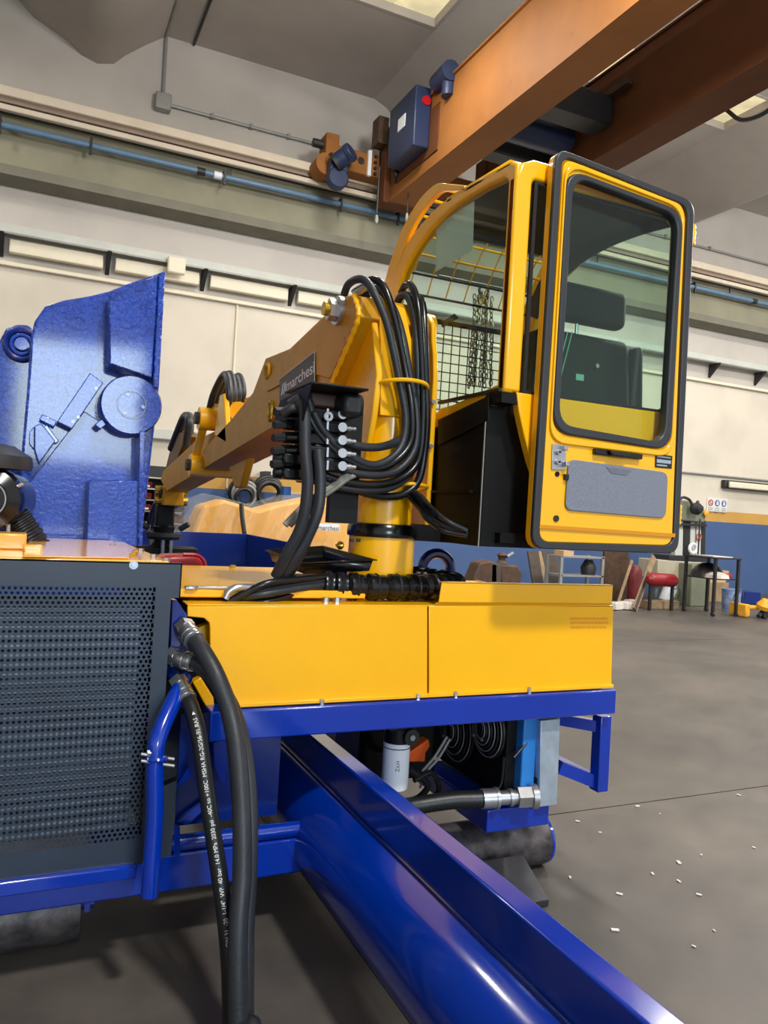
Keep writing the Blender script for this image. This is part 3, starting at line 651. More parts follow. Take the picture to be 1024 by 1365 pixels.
# black drip tray standing on the deck
cs = [YP(x, y, Y_) for x, y, Y_ in ((402, 751, 2.95), (503, 746, 2.80), (431, 727, 3.2), (353, 733, 3.3))]
ctr = sum(cs, Vector())/4; tz = min(c.z for c in cs); dnv = -((cs[1]-cs[0]).cross(cs[3]-cs[0])).normalized()
if dnv.z > 0: dnv = -dnv
inr = [c+(ctr-c)*.06 for c in cs]; bot = [c+(ctr-c)*.14+dnv*.05 for c in cs]
tb = B(); tb.ring(cs, inr, dnv*.004)
tb.add(inr+bot, [(0, 1, 5, 4), (1, 2, 6, 5), (2, 3, 7, 6), (3, 0, 4, 7), (4, 5, 6, 7)])
to = tag(obj('drip_tray', tb, blackg, bev=.0), 'shallow black plastic tray resting on the deck before the column', 'tray')
sd = to.modifiers.new('solid', 'SOLIDIFY'); sd.thickness = .004
rst = tag(obj('tray_support', B().box((ctr.x-.12, ctr.y-.05, zt2+.05), (ctr.x+.06, ctr.y+.05, tz-.055)), blackp), 'dark block under the black drip tray on the deck', 'block')

# ================================================================== OIL COOLER UNDER THE BASE
oc = thing('oil_cooler', 'blue oil cooler with two black fan guards under the yellow base', 'cooler', (1.95, 3.0, .35))
YC = 2.78
c0, c1 = YP(688, 962, YC), YP(712, 1055, YC)
XCO = 1.98
obj('core', B().box((XCO, 2.75, .40), (XCO+.07, 3.5, .80)), mat('cooler_blue', (40, 120, 196), .35, var=.1), oc, bev=.006)
obj('end_tank', B().box((XCO+.075, 2.735, .40), (XCO+.115, 3.5, .80)), iron, oc)
obj('shroud', B().box((XCO-.05, 2.80, .40), (XCO, 3.48, .80)), blackp, oc)
obj('mount_post', B().prism([YP(721, 961, 2.72), YP(747, 958, 2.72), YP(743, 1073, 2.72), YP(719, 1076, 2.72)], (0, .06, 0)), galv, oc, bev=.003, label='galvanised upright plate')
def fan(cy, cz, R):
    f_ = obj('fan_ring', B().torus((XCO-.06, cy, cz), (1, 0, 0), R, .007, 36, 6), black, oc)
    for k in range(1, 9): obj('guard_wire', B().torus((XCO-.062-.045*(1-(k/9)**2), cy, cz), (1, 0, 0), R*k/9*.98+.012, .0028, 36, 5), greym if k % 2 == 0 else iron, f_)
    for k in range(4):
        a = math.pi/4+math.pi/2*k; obj('guard_spoke', B().sweep([(XCO-.107, cy+.03*math.cos(a), cz+.03*math.sin(a)), (XCO-.095, cy+.55*R*math.cos(a), cz+.55*R*math.sin(a)), (XCO-.06, cy+R*math.cos(a), cz+R*math.sin(a))], .003, 5), black, f_)
        obj('screw', B().cyl((XCO-.11, cy+.05*math.cos(a), cz+.05*math.sin(a)), (XCO-.12, cy+.05*math.cos(a), cz+.05*math.sin(a)), .007, 6), steel, f_)
    obj('fan_hub', B().cyl((XCO-.07, cy, cz), (XCO-.10, cy, cz), .05, 18), black, f_)
    for k in range(6):
        a = math.pi/3*k; b_ = B(); e = Vector((0, math.cos(a), math.sin(a))); s_ = Vector((0, -math.sin(a), math.cos(a)))
        c = Vector((XCO-.055, cy, cz)); b_.prism([c+e*.05+s_*-.02+Vector((.012, 0, 0)), c+e*R*.92+s_*-.035+Vector((.016, 0, 0)), c+e*R*.92+s_*.035+Vector((-.016, 0, 0)), c+e*.05+s_*.02+Vector((-.012, 0, 0))], (.003, 0, 0)); obj('blade', b_, black, f_)
fan(2.93, .67, .125); fan(3.20, .59, .15)
fp = YP(528, 1012, 2.95)
flt = thing('oil_filter', 'white spin-on oil filter canister under the blue beam', 'filter', (fp.x, 2.95, fp.z-.13))
fz0, fz1 = YP(528, 1053, 2.95).z, YP(530, 988, 2.95).z
obj('canister', B().lathe((fp.x, 2.95, fz0), (0, 0, 1), [(.035, 0), (.054, .012), (.057, .03), (.057, fz1-fz0)], 28), white, flt)
obj('filter_head', B().cyl((fp.x, 2.95, fz1+.002), (fp.x, 2.95, fz1+.06), .058, 24).box((fp.x-.06, 2.9, fz1+.06), (fp.x+.06, 3.0, fz1+.085)), blackp, flt)
obj('head_cap', B().cyl((fp.x+.03, 2.91, fz1+.035), (fp.x+.03, 2.87, fz1+.035), .034, 18), black, flt); obj('cap_screw', B().cyl((fp.x+.03, 2.87, fz1+.035), (fp.x+.03, 2.865, fz1+.035), .012, 12), greym, flt)
obj('stripe', B().pipe((fp.x, 2.95, fz1-.022), (fp.x, 2.95, fz1-.018), .0576, .056, 28), blackd, flt)
# HYZ lettering down the canister, wrapped on the curve
def wrap_text(s, cx, cy, ang0, r, z, h, rot=True):
    vs, fs = text2d(s, 1.0); y0 = min(p.y for p in vs); y1 = max(p.y for p in vs); k = h/(y1-y0); b_ = B(); out = []
    for p in vs:
        a = ang0+((p.y-y0)*k)/r; zz_ = z-p.x*k; out.append((cx+r*math.sin(a), cy-r*math.cos(a), zz_))
    return b_.add(out, fs)
obj('lettering', wrap_text('HYZ', fp.x, 2.95, -.45, .0577, fz1-.065, .016), blackd, flt)
op = YP(560, 1003, 3.15)
tag(obj('orange_cap', B().prism([YP(x, y, 3.1) for x, y in ((546, 1003), (572, 985), (574, 995), (568, 1004), (567, 1016), (546, 1016))], (0, .06, 0)), orange, bev=.006), 'bright orange plastic guard beside the white oil filter', 'guard')
sh = thing('suction_hose', 'thick black hose with zinc fitting in front of the cooler', 'hose', tuple(YP(600, 1080, 2.8)))
a, b_, c, d = YP(540, 1076, 2.85), YP(600, 1067, 2.80), YP(642, 1065, 2.76), YP(700, 1062, 2.72)
obj('rubber', B().sweep(crv([YP(470, 1085, 2.95), a, b_, c]), .036, 16), black, sh)
obj('ferrule', B().cyl(c, c+(d-c)*.38, .041, 20), steel, sh); obj('stem', B().cyl(c+(d-c)*.38, c+(d-c)*.8, .03, 18), steel, sh)
obj('ferrule_ring', B().cyl(c+(d-c)*.30, c+(d-c)*.36, .045, 20), steel, sh); obj('collar', B().cyl(c+(d-c)*.62, c+(d-c)*.7, .037, 18), steel, sh)
obj('nut', B().cyl(c+(d-c)*.8, c+(d-c)*1.12, .047, 6), steel, sh)
obj('elbow_ring', B().cyl(c+(d-c)*1.12, c+(d-c)*1.25, .052, 20), steel, sh)
# blue box below the cooler
q = [YP(*c, 2.76) for c in ((650, 1080), (733, 1074), (731, 1102), (650, 1111))]
tag(obj('cooler_support', B().box((q[0].x, 2.76, q[3].z), (q[1].x, 3.4, q[0].z)), blue, bev=.006), 'blue box section supporting the oil cooler above the right roller', 'support')
# loose engine hoses between filter and fans
for k, (pp, r_) in enumerate((([(552, 1040), (575, 1030), (585, 1050), (575, 1070), (555, 1075)], .012), ([(545, 1025), (570, 1045), (560, 1062), (545, 1068)], .014), ([(600, 985), (585, 1010), (568, 1030), (560, 1050)], .006), ([(596, 982), (580, 1008), (563, 1028)], .006), ([(685, 1010), (706, 985), (712, 970)], .006), ([(672, 1010), (668, 1045), (655, 1060)], .005))):
    Yk = 2.95 if k < 4 else 2.74
    tag(obj('engine_hose', B().sweep(crv([YP(x, y, Yk+.02*i) for i, (x, y) in enumerate(pp)]), r_, 10), black if k not in (2, 3) else greym), ['thick black hose loop below the orange guard', 'black hose curving under the white filter', 'thin grey cable beside the left fan guard', 'second thin grey cable left of the fan guards', 'thin black wire across the blue cooler core', 'thin black wire below the right fan guard'][k], 'hose')
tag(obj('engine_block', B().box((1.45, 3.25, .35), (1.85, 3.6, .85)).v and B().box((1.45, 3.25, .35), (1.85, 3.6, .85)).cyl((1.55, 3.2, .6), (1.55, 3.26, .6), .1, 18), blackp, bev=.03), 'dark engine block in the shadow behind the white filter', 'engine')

# ================================================================== CRANE COLUMN AND BOOM
cx, cy = 1.40, 3.05
cr = thing('loader_crane', 'yellow hydraulic loader crane with slewing column and boom reaching left', 'crane', (cx, cy, zt2))
zz_ = lambda y_, x=505: YP(x, y_, cy).z
zk0, zk1 = zz_(715), zz_(697)
obj('column_base', B().cyl((cx, cy, zt2-.01), (cx, cy, zk0+.005), .142, 48), yel2, cr)
obj('slew_collar', B().lathe((cx, cy, zk0), (0, 0, 1), [(.150, 0), (.152, .012), (.150, .04), (.140, .055), (.128, zk1-zk0)], 48), blackg, cr)
obj('slew_tube', B().cyl((cx, cy, zk1-.005), (cx, cy, 2.22), .122, 40), yel2, cr)
p = YP(455, 727, cy-.05); obj('grease_nipple', B().lathe(p, (-1, -.5, 0), [(.016, 0), (.018, .008), (.01, .016), (.006, .03)], 12), brass, cr)
for x, y in ((470, 720), (479, 720)): 
    p = YP(x, y, cy-.13); obj('stencil_mark', B().box((p.x-.008, p.y-.0, p.z-.008), (p.x+.006, p.y+.012, p.z+.006)), blackd, cr)
# side cheeks of the tower
def cheek(X, th, poly, nm, m=yel, **k): return obj(nm, B().prism([(X, y, z) for y, z in poly], (th, 0, 0)), m, cr, bev=.006, **k)
tl = [(2.96, 2.36), (3.0, 2.47), (3.08, 2.52), (3.2, 2.52), (3.27, 2.45), (3.30, 2.30), (3.34, 1.95), (3.22, 1.78), (2.98, 1.78), (2.915, 2.0), (2.89, 2.16)]
cheek(1.262, .028, tl, 'left_cheek')
tr2 = [(3.02, 2.36), (3.03, 2.44), (3.10, 2.50), (3.22, 2.50), (3.30, 2.43), (3.30, 1.55), (2.985, 1.53), (2.985, 2.20), (3.0, 2.30)]
cheek(1.572, .024, tr2, 'right_cheek')
obj('pivot_boss', B().cyl((1.565, 3.16, 2.44), (1.63, 3.16, 2.44), .075, 24), yel, cr)
# rear cone plate between the cheeks
obj('tower_front', B().prism([(1.29, 2.97, 2.50), (1.40, 2.95, 2.46), (1.47, 2.93, 2.2), (1.49, 2.93, 2.0), (1.30, 2.92, 2.0), (1.288, 2.91, 2.2)], (0, .02, 0)), yel, cr, bev=.004)
obj('pin_tube', B().cyl((1.19, 3.16, 2.455), (1.62, 3.16, 2.455), .05, 24), yel, cr)
for x, y in ((583, 536), (580, 595)):
    p = YP(x-6, y, 2.98); bolt(cr, p, (0, -1, 0), .010, .01, name='cheek_bolt')
# main boom
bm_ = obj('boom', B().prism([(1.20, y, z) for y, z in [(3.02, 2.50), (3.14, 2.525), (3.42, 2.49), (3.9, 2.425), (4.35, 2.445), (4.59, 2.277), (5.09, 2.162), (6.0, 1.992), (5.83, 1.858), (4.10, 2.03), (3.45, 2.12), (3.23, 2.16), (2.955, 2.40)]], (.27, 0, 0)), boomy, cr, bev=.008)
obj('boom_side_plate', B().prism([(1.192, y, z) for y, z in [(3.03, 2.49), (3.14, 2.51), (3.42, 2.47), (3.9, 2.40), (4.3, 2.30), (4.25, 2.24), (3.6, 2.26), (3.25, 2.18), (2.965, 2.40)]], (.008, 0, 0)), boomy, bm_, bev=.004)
obj('root_washer', B().cyl((1.195, 3.165, 2.462), (1.172, 3.165, 2.462), .062, 28), steel, bm_)
pn = obj('pivot_nut', B().cyl((1.175, 3.165, 2.462), (1.135, 3.165, 2.462), .048, 6), steel, bm_)
obj('pivot_stud', B().cyl((1.135, 3.165, 2.462), (1.115, 3.165, 2.462), .03, 20), brass, bm_)
# weld bead on the rear cheek edge
wb_ = crv([(1.195, 3.02, 2.50), (1.193, 2.952, 2.40), (1.193, 3.05, 2.30), (1.193, 3.22, 2.165)], 10)
obj('edge_weld', B().sweep(wb_, [.011+.003*math.sin(k*2.1) for k in range(len(wb_))], 8), yel, bm_)
# lug and hook eye on the boom
p = XP(357, 495, 1.195); obj('eye_boss', B().torus(p, (1, 0, 0), .035, .014, 18, 8), boomy, bm_)
p = XP(361, 548, 1.195); obj('grease_port', B().torus(p, (1, 0, 0), .05, .012, 18, 8, sx=.6, side=(0, 1, 0)), brass, bm_); obj('port_hole', B().cyl(p, p+Vector((-.006, 0, 0)), .03, 14), blackd, bm_)
# decal: black panel with white lettering and mark
D0, D1, D2, D3 = XP(372, 530, 1.188), XP(372, 500, 1.188), XP(420, 469, 1.188), XP(420, 512, 1.188)
dA, dB = XP(373, 506, 1.188), XP(420, 469, 1.188); dC, dD = XP(420, 508, 1.188), XP(373, 538, 1.188)
dec = obj('decal_panel', B().prism([dD, dC, dB, dA], (-.0012, 0, 0)), blackd, bm_, smooth=False, label='black nameplate with white marchesi lettering')
dec_x = 1.1862
u = (dB-dA); v = (dA-dD)
obj('decal_border', B().sweep([dA+Vector((-.002, 0, 0)), dB+Vector((-.002, 0, 0)), dC+Vector((-.002, 0, 0))], .002, 4), whitep, dec)
def on_decal(a, b_): return Vector((dec_x, 0, 0))+Vector((0, dD.y+(dC.y-dD.y)*a+((dA.y+(dB.y-dA.y)*a)-(dD.y+(dC.y-dD.y)*a))*b_, dD.z+(dC.z-dD.z)*a+((dA.z+(dB.z-dA.z)*a)-(dD.z+(dC.z-dD.z)*a))*b_))
vs, fs = text2d('marchesi', 1.0, .012); x0 = min(q.x for q in vs); x1_ = max(q.x for q in vs); y0_ = min(q.y for q in vs); y1_ = max(q.y for q in vs)
obj('lettering', B().add([on_decal(.22+.77*(q.x-x0)/(x1_-x0), .30+.42*(q.y-y0_)/(y1_-y0_)) for q in vs], fs), whitep, dec, smooth=False)
for s_ in (.05, .11):
    obj('logo_wedge', B().add([on_decal(s_, .28), on_decal(s_+.035, .28), on_decal(s_+.085, .72), on_decal(s_+.05, .72)], [(0, 1, 2, 3)]), whitep, dec, smooth=False)
obj('logo_wedge', B().add([on_decal(.175, .28), on_decal(.205, .28), on_decal(.205, .72), on_decal(.18, .72)], [(0, 1, 2, 3)]), whitep, dec, smooth=False)
# second boom section and knuckle links
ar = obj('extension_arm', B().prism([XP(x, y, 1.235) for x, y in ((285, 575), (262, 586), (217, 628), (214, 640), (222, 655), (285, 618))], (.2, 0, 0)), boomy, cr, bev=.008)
def px_x(x, y, X): return XP(x, y, X)
k0, k1, k2 = px_x(269, 557, 1.18), px_x(256, 616, 1.18), px_x(288, 556, 1.2)
lk = obj('knuckle_link', B().bar(px_x(272, 566, 1.18), px_x(260, 612, 1.18), .03, .06, (1, 0, 0)), yel, cr, bev=.006)
for q, r_ in ((px_x(270, 558, 1.17), .085), (px_x(258, 620, 1.17), .085)):
    obj('link_boss', B().cyl(q+Vector((-.03, 0, 0)), q+Vector((.32, 0, 0)), r_, 20), yel, lk); obj('link_nut', B().cyl(q+Vector((-.06, 0, 0)), q+Vector((-.03, 0, 0)), r_*.55, 6), iron, lk)
q = px_x(293, 556, 1.2); obj('cylinder_lug', B().prism([q+Vector((0, -.25, -.2)), q+Vector((0, .15, -.12)), q+Vector((0, .05, .16)), q+Vector((0, -.07, .16))], (.04, 0, 0)), yel, cr, bev=.01)
q2 = q+Vector((.18, 0, 0)); obj('cylinder_lug', B().prism([q2+Vector((0, -.25, -.2)), q2+Vector((0, .15, -.12)), q2+Vector((0, .05, .16)), q2+Vector((0, -.07, .16))], (.04, 0, 0)), yel, cr, bev=.01)
obj('boom_cylinder', B().cyl(q+Vector((.11, -.1, .04)), q+Vector((.11, .6, .1)), .07, 18), yel, cr)
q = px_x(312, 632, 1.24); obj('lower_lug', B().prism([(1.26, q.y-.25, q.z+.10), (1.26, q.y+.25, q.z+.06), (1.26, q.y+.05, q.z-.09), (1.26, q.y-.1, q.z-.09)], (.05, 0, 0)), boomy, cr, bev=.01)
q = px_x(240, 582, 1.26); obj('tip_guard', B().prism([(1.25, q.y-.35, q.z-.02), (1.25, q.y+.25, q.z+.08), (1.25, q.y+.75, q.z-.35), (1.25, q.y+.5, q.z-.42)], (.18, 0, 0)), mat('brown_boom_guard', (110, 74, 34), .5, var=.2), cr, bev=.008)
tip = px_x(222, 655, 1.26)
th_ = obj('boom_head', B().box((1.24, 7.95, 1.55), (1.44, 8.35, 1.74)), boomy, cr, bev=.01)
for dz_ in (0, .1): obj('head_pin', B().cyl((1.18, 8.1, 1.60+dz_), (1.50, 8.1, 1.60+dz_), .045, 14), brass, th_)
# hose arches on the boom
def hoses(paths, r, m, parent, nm='hydraulic_hose', n=10):
    return [obj(nm, B().sweep(crv(p_, 8), r, n), m, parent) for p_ in paths]
ph = []
for k, (xa, xt_, yt, xb_) in enumerate(((277, 300, 499, 300), (283, 306, 498, 305), (288, 312, 503, 309), (297, 318, 501, 314))):
    X = 1.24+.06*k
    ph.append([px_x(xa, 556, X), px_x(xa+8, 525, X), px_x(xt_, yt, X), px_x(xt_+6, 525, X), px_x(xb_, 553, X)])
hoses(ph, .026, hosem, cr)
ph = []
for k in range(3):
    X = 1.25+.05*k
    ph.append([px_x(228+k*3, 598, X), px_x(237+k*2, 575, X), px_x(246+k*2, 555, X), px_x(252+k, 560, X), px_x(248+k*2, 594, X)])
hoses(ph, .034, hosem, cr)
for X in (1.24,): 
    hoses([[px_x(213, 650, X), px_x(209, 680, X), px_x(204, 705, X), px_x(207, 725, X)], [px_x(217, 655, X), px_x(206, 675, X), px_x(199, 700, X), px_x(204, 728, X)]], .028, hosem, cr)
# grapple rotator hanging from the boom head
gx, gy = 1.30, 8.2
rt_ = thing('grapple_rotator', 'black hydraulic rotator hanging from the boom tip above the bin', 'rotator', (gx, gy, 1.1))
obj('swivel_link', B().box((gx-.09, gy-.07, 1.28), (gx+.09, gy+.07, 1.56)), blackp, rt_, bev=.02)
obj('swivel_body', B().lathe((gx, gy, 1.20), (0, 0, 1), [(.16, 0), (.16, .03), (.10, .06), (.11, .13), (.09, .15)], 20), blackp, rt_)
for a in (-.16, .16): obj('port_fitting', B().cyl((gx+a, gy, 1.31), (gx+a*1.5, gy-.05, 1.37), .03, 10), iron, rt_)
obj('bottom_flange', B().cyl((gx, gy, 1.23), (gx, gy, 1.27), .18, 20), iron, rt_)
obj('grapple_yoke', B().box((gx-.28, gy-.1, 1.04), (gx+.34, gy+.1, 1.13)), blackp, rt_, bev=.02)
obj('yoke_neck', B().cyl((gx, gy, 1.13), (gx, gy, 1.23), .09, 16), blackp, rt_)
for a in (-.02, .06): obj('yoke_bolt', B().cyl((gx+a, gy-.12, 1.02), (gx+a, gy-.12, 1.2), .02, 8), steel, rt_)
# ------------------------------------------------ valve bank with bracket on the column
vb = thing('valve_bank', 'black hydraulic valve bank with silver caps on the crane column', 'valve', (1.02, 2.85, 1.75))
_n = YP(415, 511, 2.62); XF = _n.x; _f = XP(374, 533, XF); ztp = _n.z; _r = YP(492, 517, 2.62)
obj('bracket_top', B().box((XF, 2.62, ztp), (_r.x, min(_f.y, 2.93), ztp+.008)), blackp, vb, bev=.002)
obj('bracket_flap', B().prism([XP(x, y, XF) for x, y in ((415, 511), (374, 533), (363, 566), (400, 574))], (.006, 0, 0)), blackp, vb, bev=.002)
obj('bracket_corner', B().prism([(1.05, 2.70, ztp), (1.14, 2.70, ztp), (1.14, 2.70, ztp-.09), (1.05, 2.70, ztp-.09)], (0, .12, 0)), black, vb, bev=.02)
obj('bracket_leg', B().box((1.08, 2.86, 1.55), (1.2, 2.9, ztp)), blackp, vb)
obj('valve_body', B().box((.96, 2.80, 1.70), (1.12, 2.95, 2.03)), rust, vb, bev=.01)
obj('end_section', B().box((.95, 2.79, 1.985), (1.09, 2.9, 2.045)), mat('valve_red_brown', (74, 40, 34), .5, var=.2), vb, bev=.01)
for k in range(5):
    z = YP(455, 554+k*17, 2.78).z
    s_ = obj('valve_section', B().box((.93, 2.77, z-.022), (1.10, 2.90, z+.020)), blackp, vb, bev=.006)
    pc = YP(455, 554+k*17, 2.75)
    obj('spool_cap', B().cyl((pc.x, 2.785, z), (pc.x, 2.735, z), .018, 16), steel, s_)
    for e_ in (.032, .052): obj('spool_tip', B().cyl((pc.x+e_-.012, 2.75, z), (pc.x+e_+.006, 2.75, z), .011 if e_ < .05 else .008, 12), steel, s_)
    obj('port_clip', B().box((pc.x-.055, 2.76, z-.018), (pc.x-.047, 2.775, z+.018)), steel, s_)
    obj('end_cap', B().cyl((.93, 2.82, z), (.86, 2.80, z-.005), .022, 14), blackg, s_); obj('hose_fitting', B().cyl((.86, 2.80, z-.005), (.815, 2.785, z-.012), .016, 6), iron, s_)
pc = YP(438, 555, 2.76); obj('test_port', B().torus(pc, (0, 1, 0), .013, .006, 20, 8), white, vb)
for y in (612, 632): 
    p = YP(392, y, 2.8); obj('solenoid', B().box((p.x-.05, 2.77, p.z-.022), (p.x+.1, 2.85, p.z+.02)), blackg, vb, bev=.008); obj('solenoid_cap', B().cyl((p.x-.05, 2.81, p.z), (p.x-.075, 2.81, p.z), .02, 14), blackp, vb)
p = YP(381, 655, 2.85); obj('blue_plug', B().box((p.x-.014, 2.83, p.z-.014), (p.x+.014, 2.87, p.z+.018)), mat('plug_blue', (40, 110, 190), .4, var=0), vb)
for (x, y) in ((400, 536), (390, 549)):
    p = YP(x, y, 2.76); obj('elbow_fitting', B().sweep(crv([p+Vector((-.03, .02, -.01)), p+Vector((-.005, 0, .012)), p+Vector((.03, 0, .008)), p+Vector((.045, 0, -.03))]), .018, 12), iron, vb)
# ------------------------------------------------ hose bundles on the column (parts of the crane)
def P3(x, y, Y): return YP(x, y, Y)
bund = [
 [(459, 392, 3.10), (464, 380, 3.06), (474, 373, 3.0), (487, 374, 2.95), (500, 393, 2.90), (515, 428, 2.87), (524, 465, 2.86), (532, 505, 2.86), (541, 560, 2.85), (532, 600, 2.83), (500, 620, 2.80), (462, 605, 2.78), (432, 575, 2.77), (418, 550, 2.77)],
 [(478, 393, 3.08), (488, 378, 3.02), (498, 373, 2.98), (510, 380, 2.94), (520, 403, 2.91), (530, 440, 2.89), (540, 490, 2.87), (549, 545, 2.86), (547, 590, 2.84), (522, 618, 2.82), (488, 624, 2.80), (455, 608, 2.78), (425, 578, 2.78), (412, 556, 2.78)],
 [(484, 398, 3.08), (500, 385, 3.03), (512, 392, 2.98), (526, 415, 2.94), (537, 450, 2.92), (546, 500, 2.90), (555, 555, 2.87), (552, 600, 2.85), (528, 628, 2.83), (490, 633, 2.80), (450, 622, 2.79), (420, 592, 2.79)],
 [(535, 390, 3.10), (541, 380, 3.05), (549, 382, 3.0), (556, 402, 2.95), (560, 440, 2.92), (563, 500, 2.90), (564, 560, 2.88), (557, 615, 2.86), (530, 640, 2.84), (492, 646, 2.81), (450, 640, 2.80), (420, 628, 2.80)],
 [(530, 402, 3.08), (536, 394, 3.04), (545, 398, 3.0), (553, 425, 2.95), (556, 470, 2.92), (558, 520, 2.91), (560, 570, 2.89), (552, 622, 2.87), (525, 648, 2.85), (487, 653, 2.82), (445, 648, 2.81), (418, 640, 2.81)],
 [(549, 402, 3.08), (557, 396, 3.04), (563, 405, 3.0), (566, 440, 2.96), (568, 500, 2.93), (569, 560, 2.91), (566, 600, 2.89), (558, 640, 2.88), (540, 658, 2.87), (515, 662, 2.86), (490, 658, 2.84), (470, 650, 2.82)],
 [(550, 565, 2.93), (545, 575, 2.90), (530, 588, 2.85), (505, 596, 2.80), (475, 594, 2.78), (450, 582, 2.77)],
 [(548, 612, 2.95), (538, 628, 2.90), (520, 645, 2.86), (500, 652, 2.84), (470, 652, 2.82)],
 [(520, 430, 2.94), (531, 470, 2.93), (543, 520, 2.92), (552, 560, 2.91), (556, 590, 2.9)],
]
for k, b_ in enumerate(bund):
    obj('hydraulic_hose', B().sweep(crv([P3(*q) for q in b_], 8), .0165 if k < 7 else .012, 12), hosem if k % 2 == 0 else hoseg, cr)
for c_, a_ in (((485, 376), 0), ((507, 384), 0)): 
    a = P3(472+c_[0]-485, 392, 3.05); b_ = P3(490+c_[0]-485, 380, 3.0); obj('hose_ferrule', B().cyl(a, b_, .02, 14), steel, cr)
# yellow hose retaining ring
rg = YP(543, 514, 2.86)
obj('hose_ring', B().torus((rg.x, 2.93, rg.z), (0, .15, 1), .115, .009, 32, 8, sx=.95), yel, cr)
rg = YP(548, 650, 2.9); obj('hose_ring', B().torus((rg.x, 2.97, rg.z), (0, .15, 1), .10, .008, 32, 8), yel, cr)
# grey sleeved hoses under the valve
for k in range(2): obj('sleeved_hose', B().sweep(crv([P3(380+k*6, 700, 2.82), P3(410+k*8, 670, 2.82), P3(440+k*6, 650, 2.80), P3(462+k*5, 635, 2.79), P3(482+k*5, 629, 2.82)], 8), .013, 10), mat('grey_sleeve', (150, 146, 136), .6, var=.2) if k == 0 else MATS['grey_sleeve'], cr)
# thick feed hoses dropping to the deck
for k, (b_, r_) in enumerate((([(400, 537, 2.74), (406, 548, 2.72), (407, 600, 2.70), (410, 650, 2.70), (402, 700, 2.72), (385, 735, 2.75), (368, 768, 2.80)], .022), ([(424, 600, 2.76), (427, 640, 2.74), (424, 680, 2.73), (408, 720, 2.75), (388, 750, 2.78), (374, 772, 2.82)], .022), ([(410, 655, 2.80), (420, 690, 2.78), (412, 715, 2.78), (398, 745, 2.80), (384, 768, 2.84)], .018))):
    obj('feed_hose', B().sweep(crv([P3(*q) for q in b_], 8), r_, 14), hosem, cr)
# bundle of thin hoses from column to cab
for k in range(7):
    o_ = (k % 4)*4.4; dY = .03*(k//4)+.012*((k*5) % 3); w1_, w2_ = 4*math.sin(k*2.3), 3*math.cos(k*1.7)
    obj('control_hose', B().sweep(crv([P3(538+o_*.5, 655-o_*.4, 2.9+dY), P3(552+o_*.6+w2_, 672-o_+w1_, 2.82+dY), P3(568+o_*.7, 690-o_*1.0+w1_, 2.70+dY), P3(590+o_*.5, 704-o_*.8+w2_, 2.60+dY), P3(622, 714-o_*.5, 2.585+dY)], 8), .0095, 10), hosem if k % 2 else hoseg, cr)
# hoses from spiral guard into the deck opening
for k in range(5):
    w1_ = 5*math.sin(k*2.1); w2_ = 4*math.cos(k*1.3)
    obj('deck_hose', B().sweep(crv([P3(440, 768+k*3.5, 2.84), P3(400, 772+k*4+w1_*.5, 2.80+.02*(k % 3)), P3(355+w2_, 777+k*5+w1_, 2.77+.025*(k % 3)), P3(322+w2_*2, 789+k*3, 2.78+.012*k), P3(298+k*4, 806, 2.80+.012*k)], 8), .0135, 12), hosem if k % 2 else hoseg, cr)
a, b_ = P3(300, 798, 2.78), P3(330, 785, 2.80)
obj('hose_elbow', B().sweep(crv([a, P3(306, 788, 2.78), P3(318, 783, 2.78), P3(338, 783, 2.79)]), .014, 12), steel, cr)

# ================================================================== OPERATOR CAB
XA, XB, YR = 1.62, 2.50, 2.50
ZR = 2.985
cab = thing('operator_cab', 'yellow operator cab with tinted glass and black lower box', 'cab', (2.05, 3.0, 1.49))
def side(px): return [XP(x, y, XA) for x, y in px]
of = side(((690, 206), (682, 206.5), (640, 237), (596, 264), (567, 291), (540, 329), (521, 383), (514, 430)))
inf_ = side(((684, 226), (682, 227), (640, 253), (603, 277), (572, 307), (545, 347), (531, 384), (523, 430)))
of[0] = Vector((XA, YR+.002, ZR-.03)); of[1] = Vector((XA, YR+.05, ZR)); inf_[0] = Vector((XA, YR+.055, 2.9)); inf_[1] = Vector((XA, YR+.075, 2.925))
of.append(Vector((XA, of[-1].y+.02, 2.15))); inf_.append(Vector((XA, inf_[-1].y+.02, 2.15)))
of.append(Vector((XA, 3.70, 1.55))); inf_.append(Vector((XA, 3.50, 2.0)))
of.append(Vector((XA, YR+.002, 2.088))); inf_.append(Vector((XA, YR+.055, 2.12)))
ofs = [of[0]]+crv(of[1:8], 4)+of[8:]; inf_s = [inf_[0]]+crv(inf_[1:8], 4)+inf_[8:]
sl = obj('side_frame', B().ring(ofs, inf_s, (.05, 0, 0)), yel2, cab, bev=.012, seg=3)
shf = Vector((XB-XA-.05, 0, 0))
obj('side_frame', B().ring([p+shf for p in ofs], [p+shf for p in inf_s], (.05, 0, 0)), yel2, cab, bev=.012, seg=3)
gl = obj('side_glass', B().prism([p+Vector((.02, 0, 0)) for p in inf_s], (.005, 0, 0)), tint, cab, smooth=False, label='tinted side window')
st_ = side(((587, 535), (667, 517), (667, 522), (588, 541)))
obj('glass_seal', B().bar(XP(586, 537, XA-.004), XP(668, 519, XA-.004), .012, .02, (1, 0, 0)), black, cab)
# pasted white sheet and windscreen guard
pc = [XP(x, y, XA+.03) for x, y in ((582, 300), (632, 268), (630, 333), (581, 362))]
obj('paper_sheet', B().prism(pc, (.002, 0, 0)), mat('grey_paper', (236, 240, 236), .7, var=.02), cab, smooth=False)
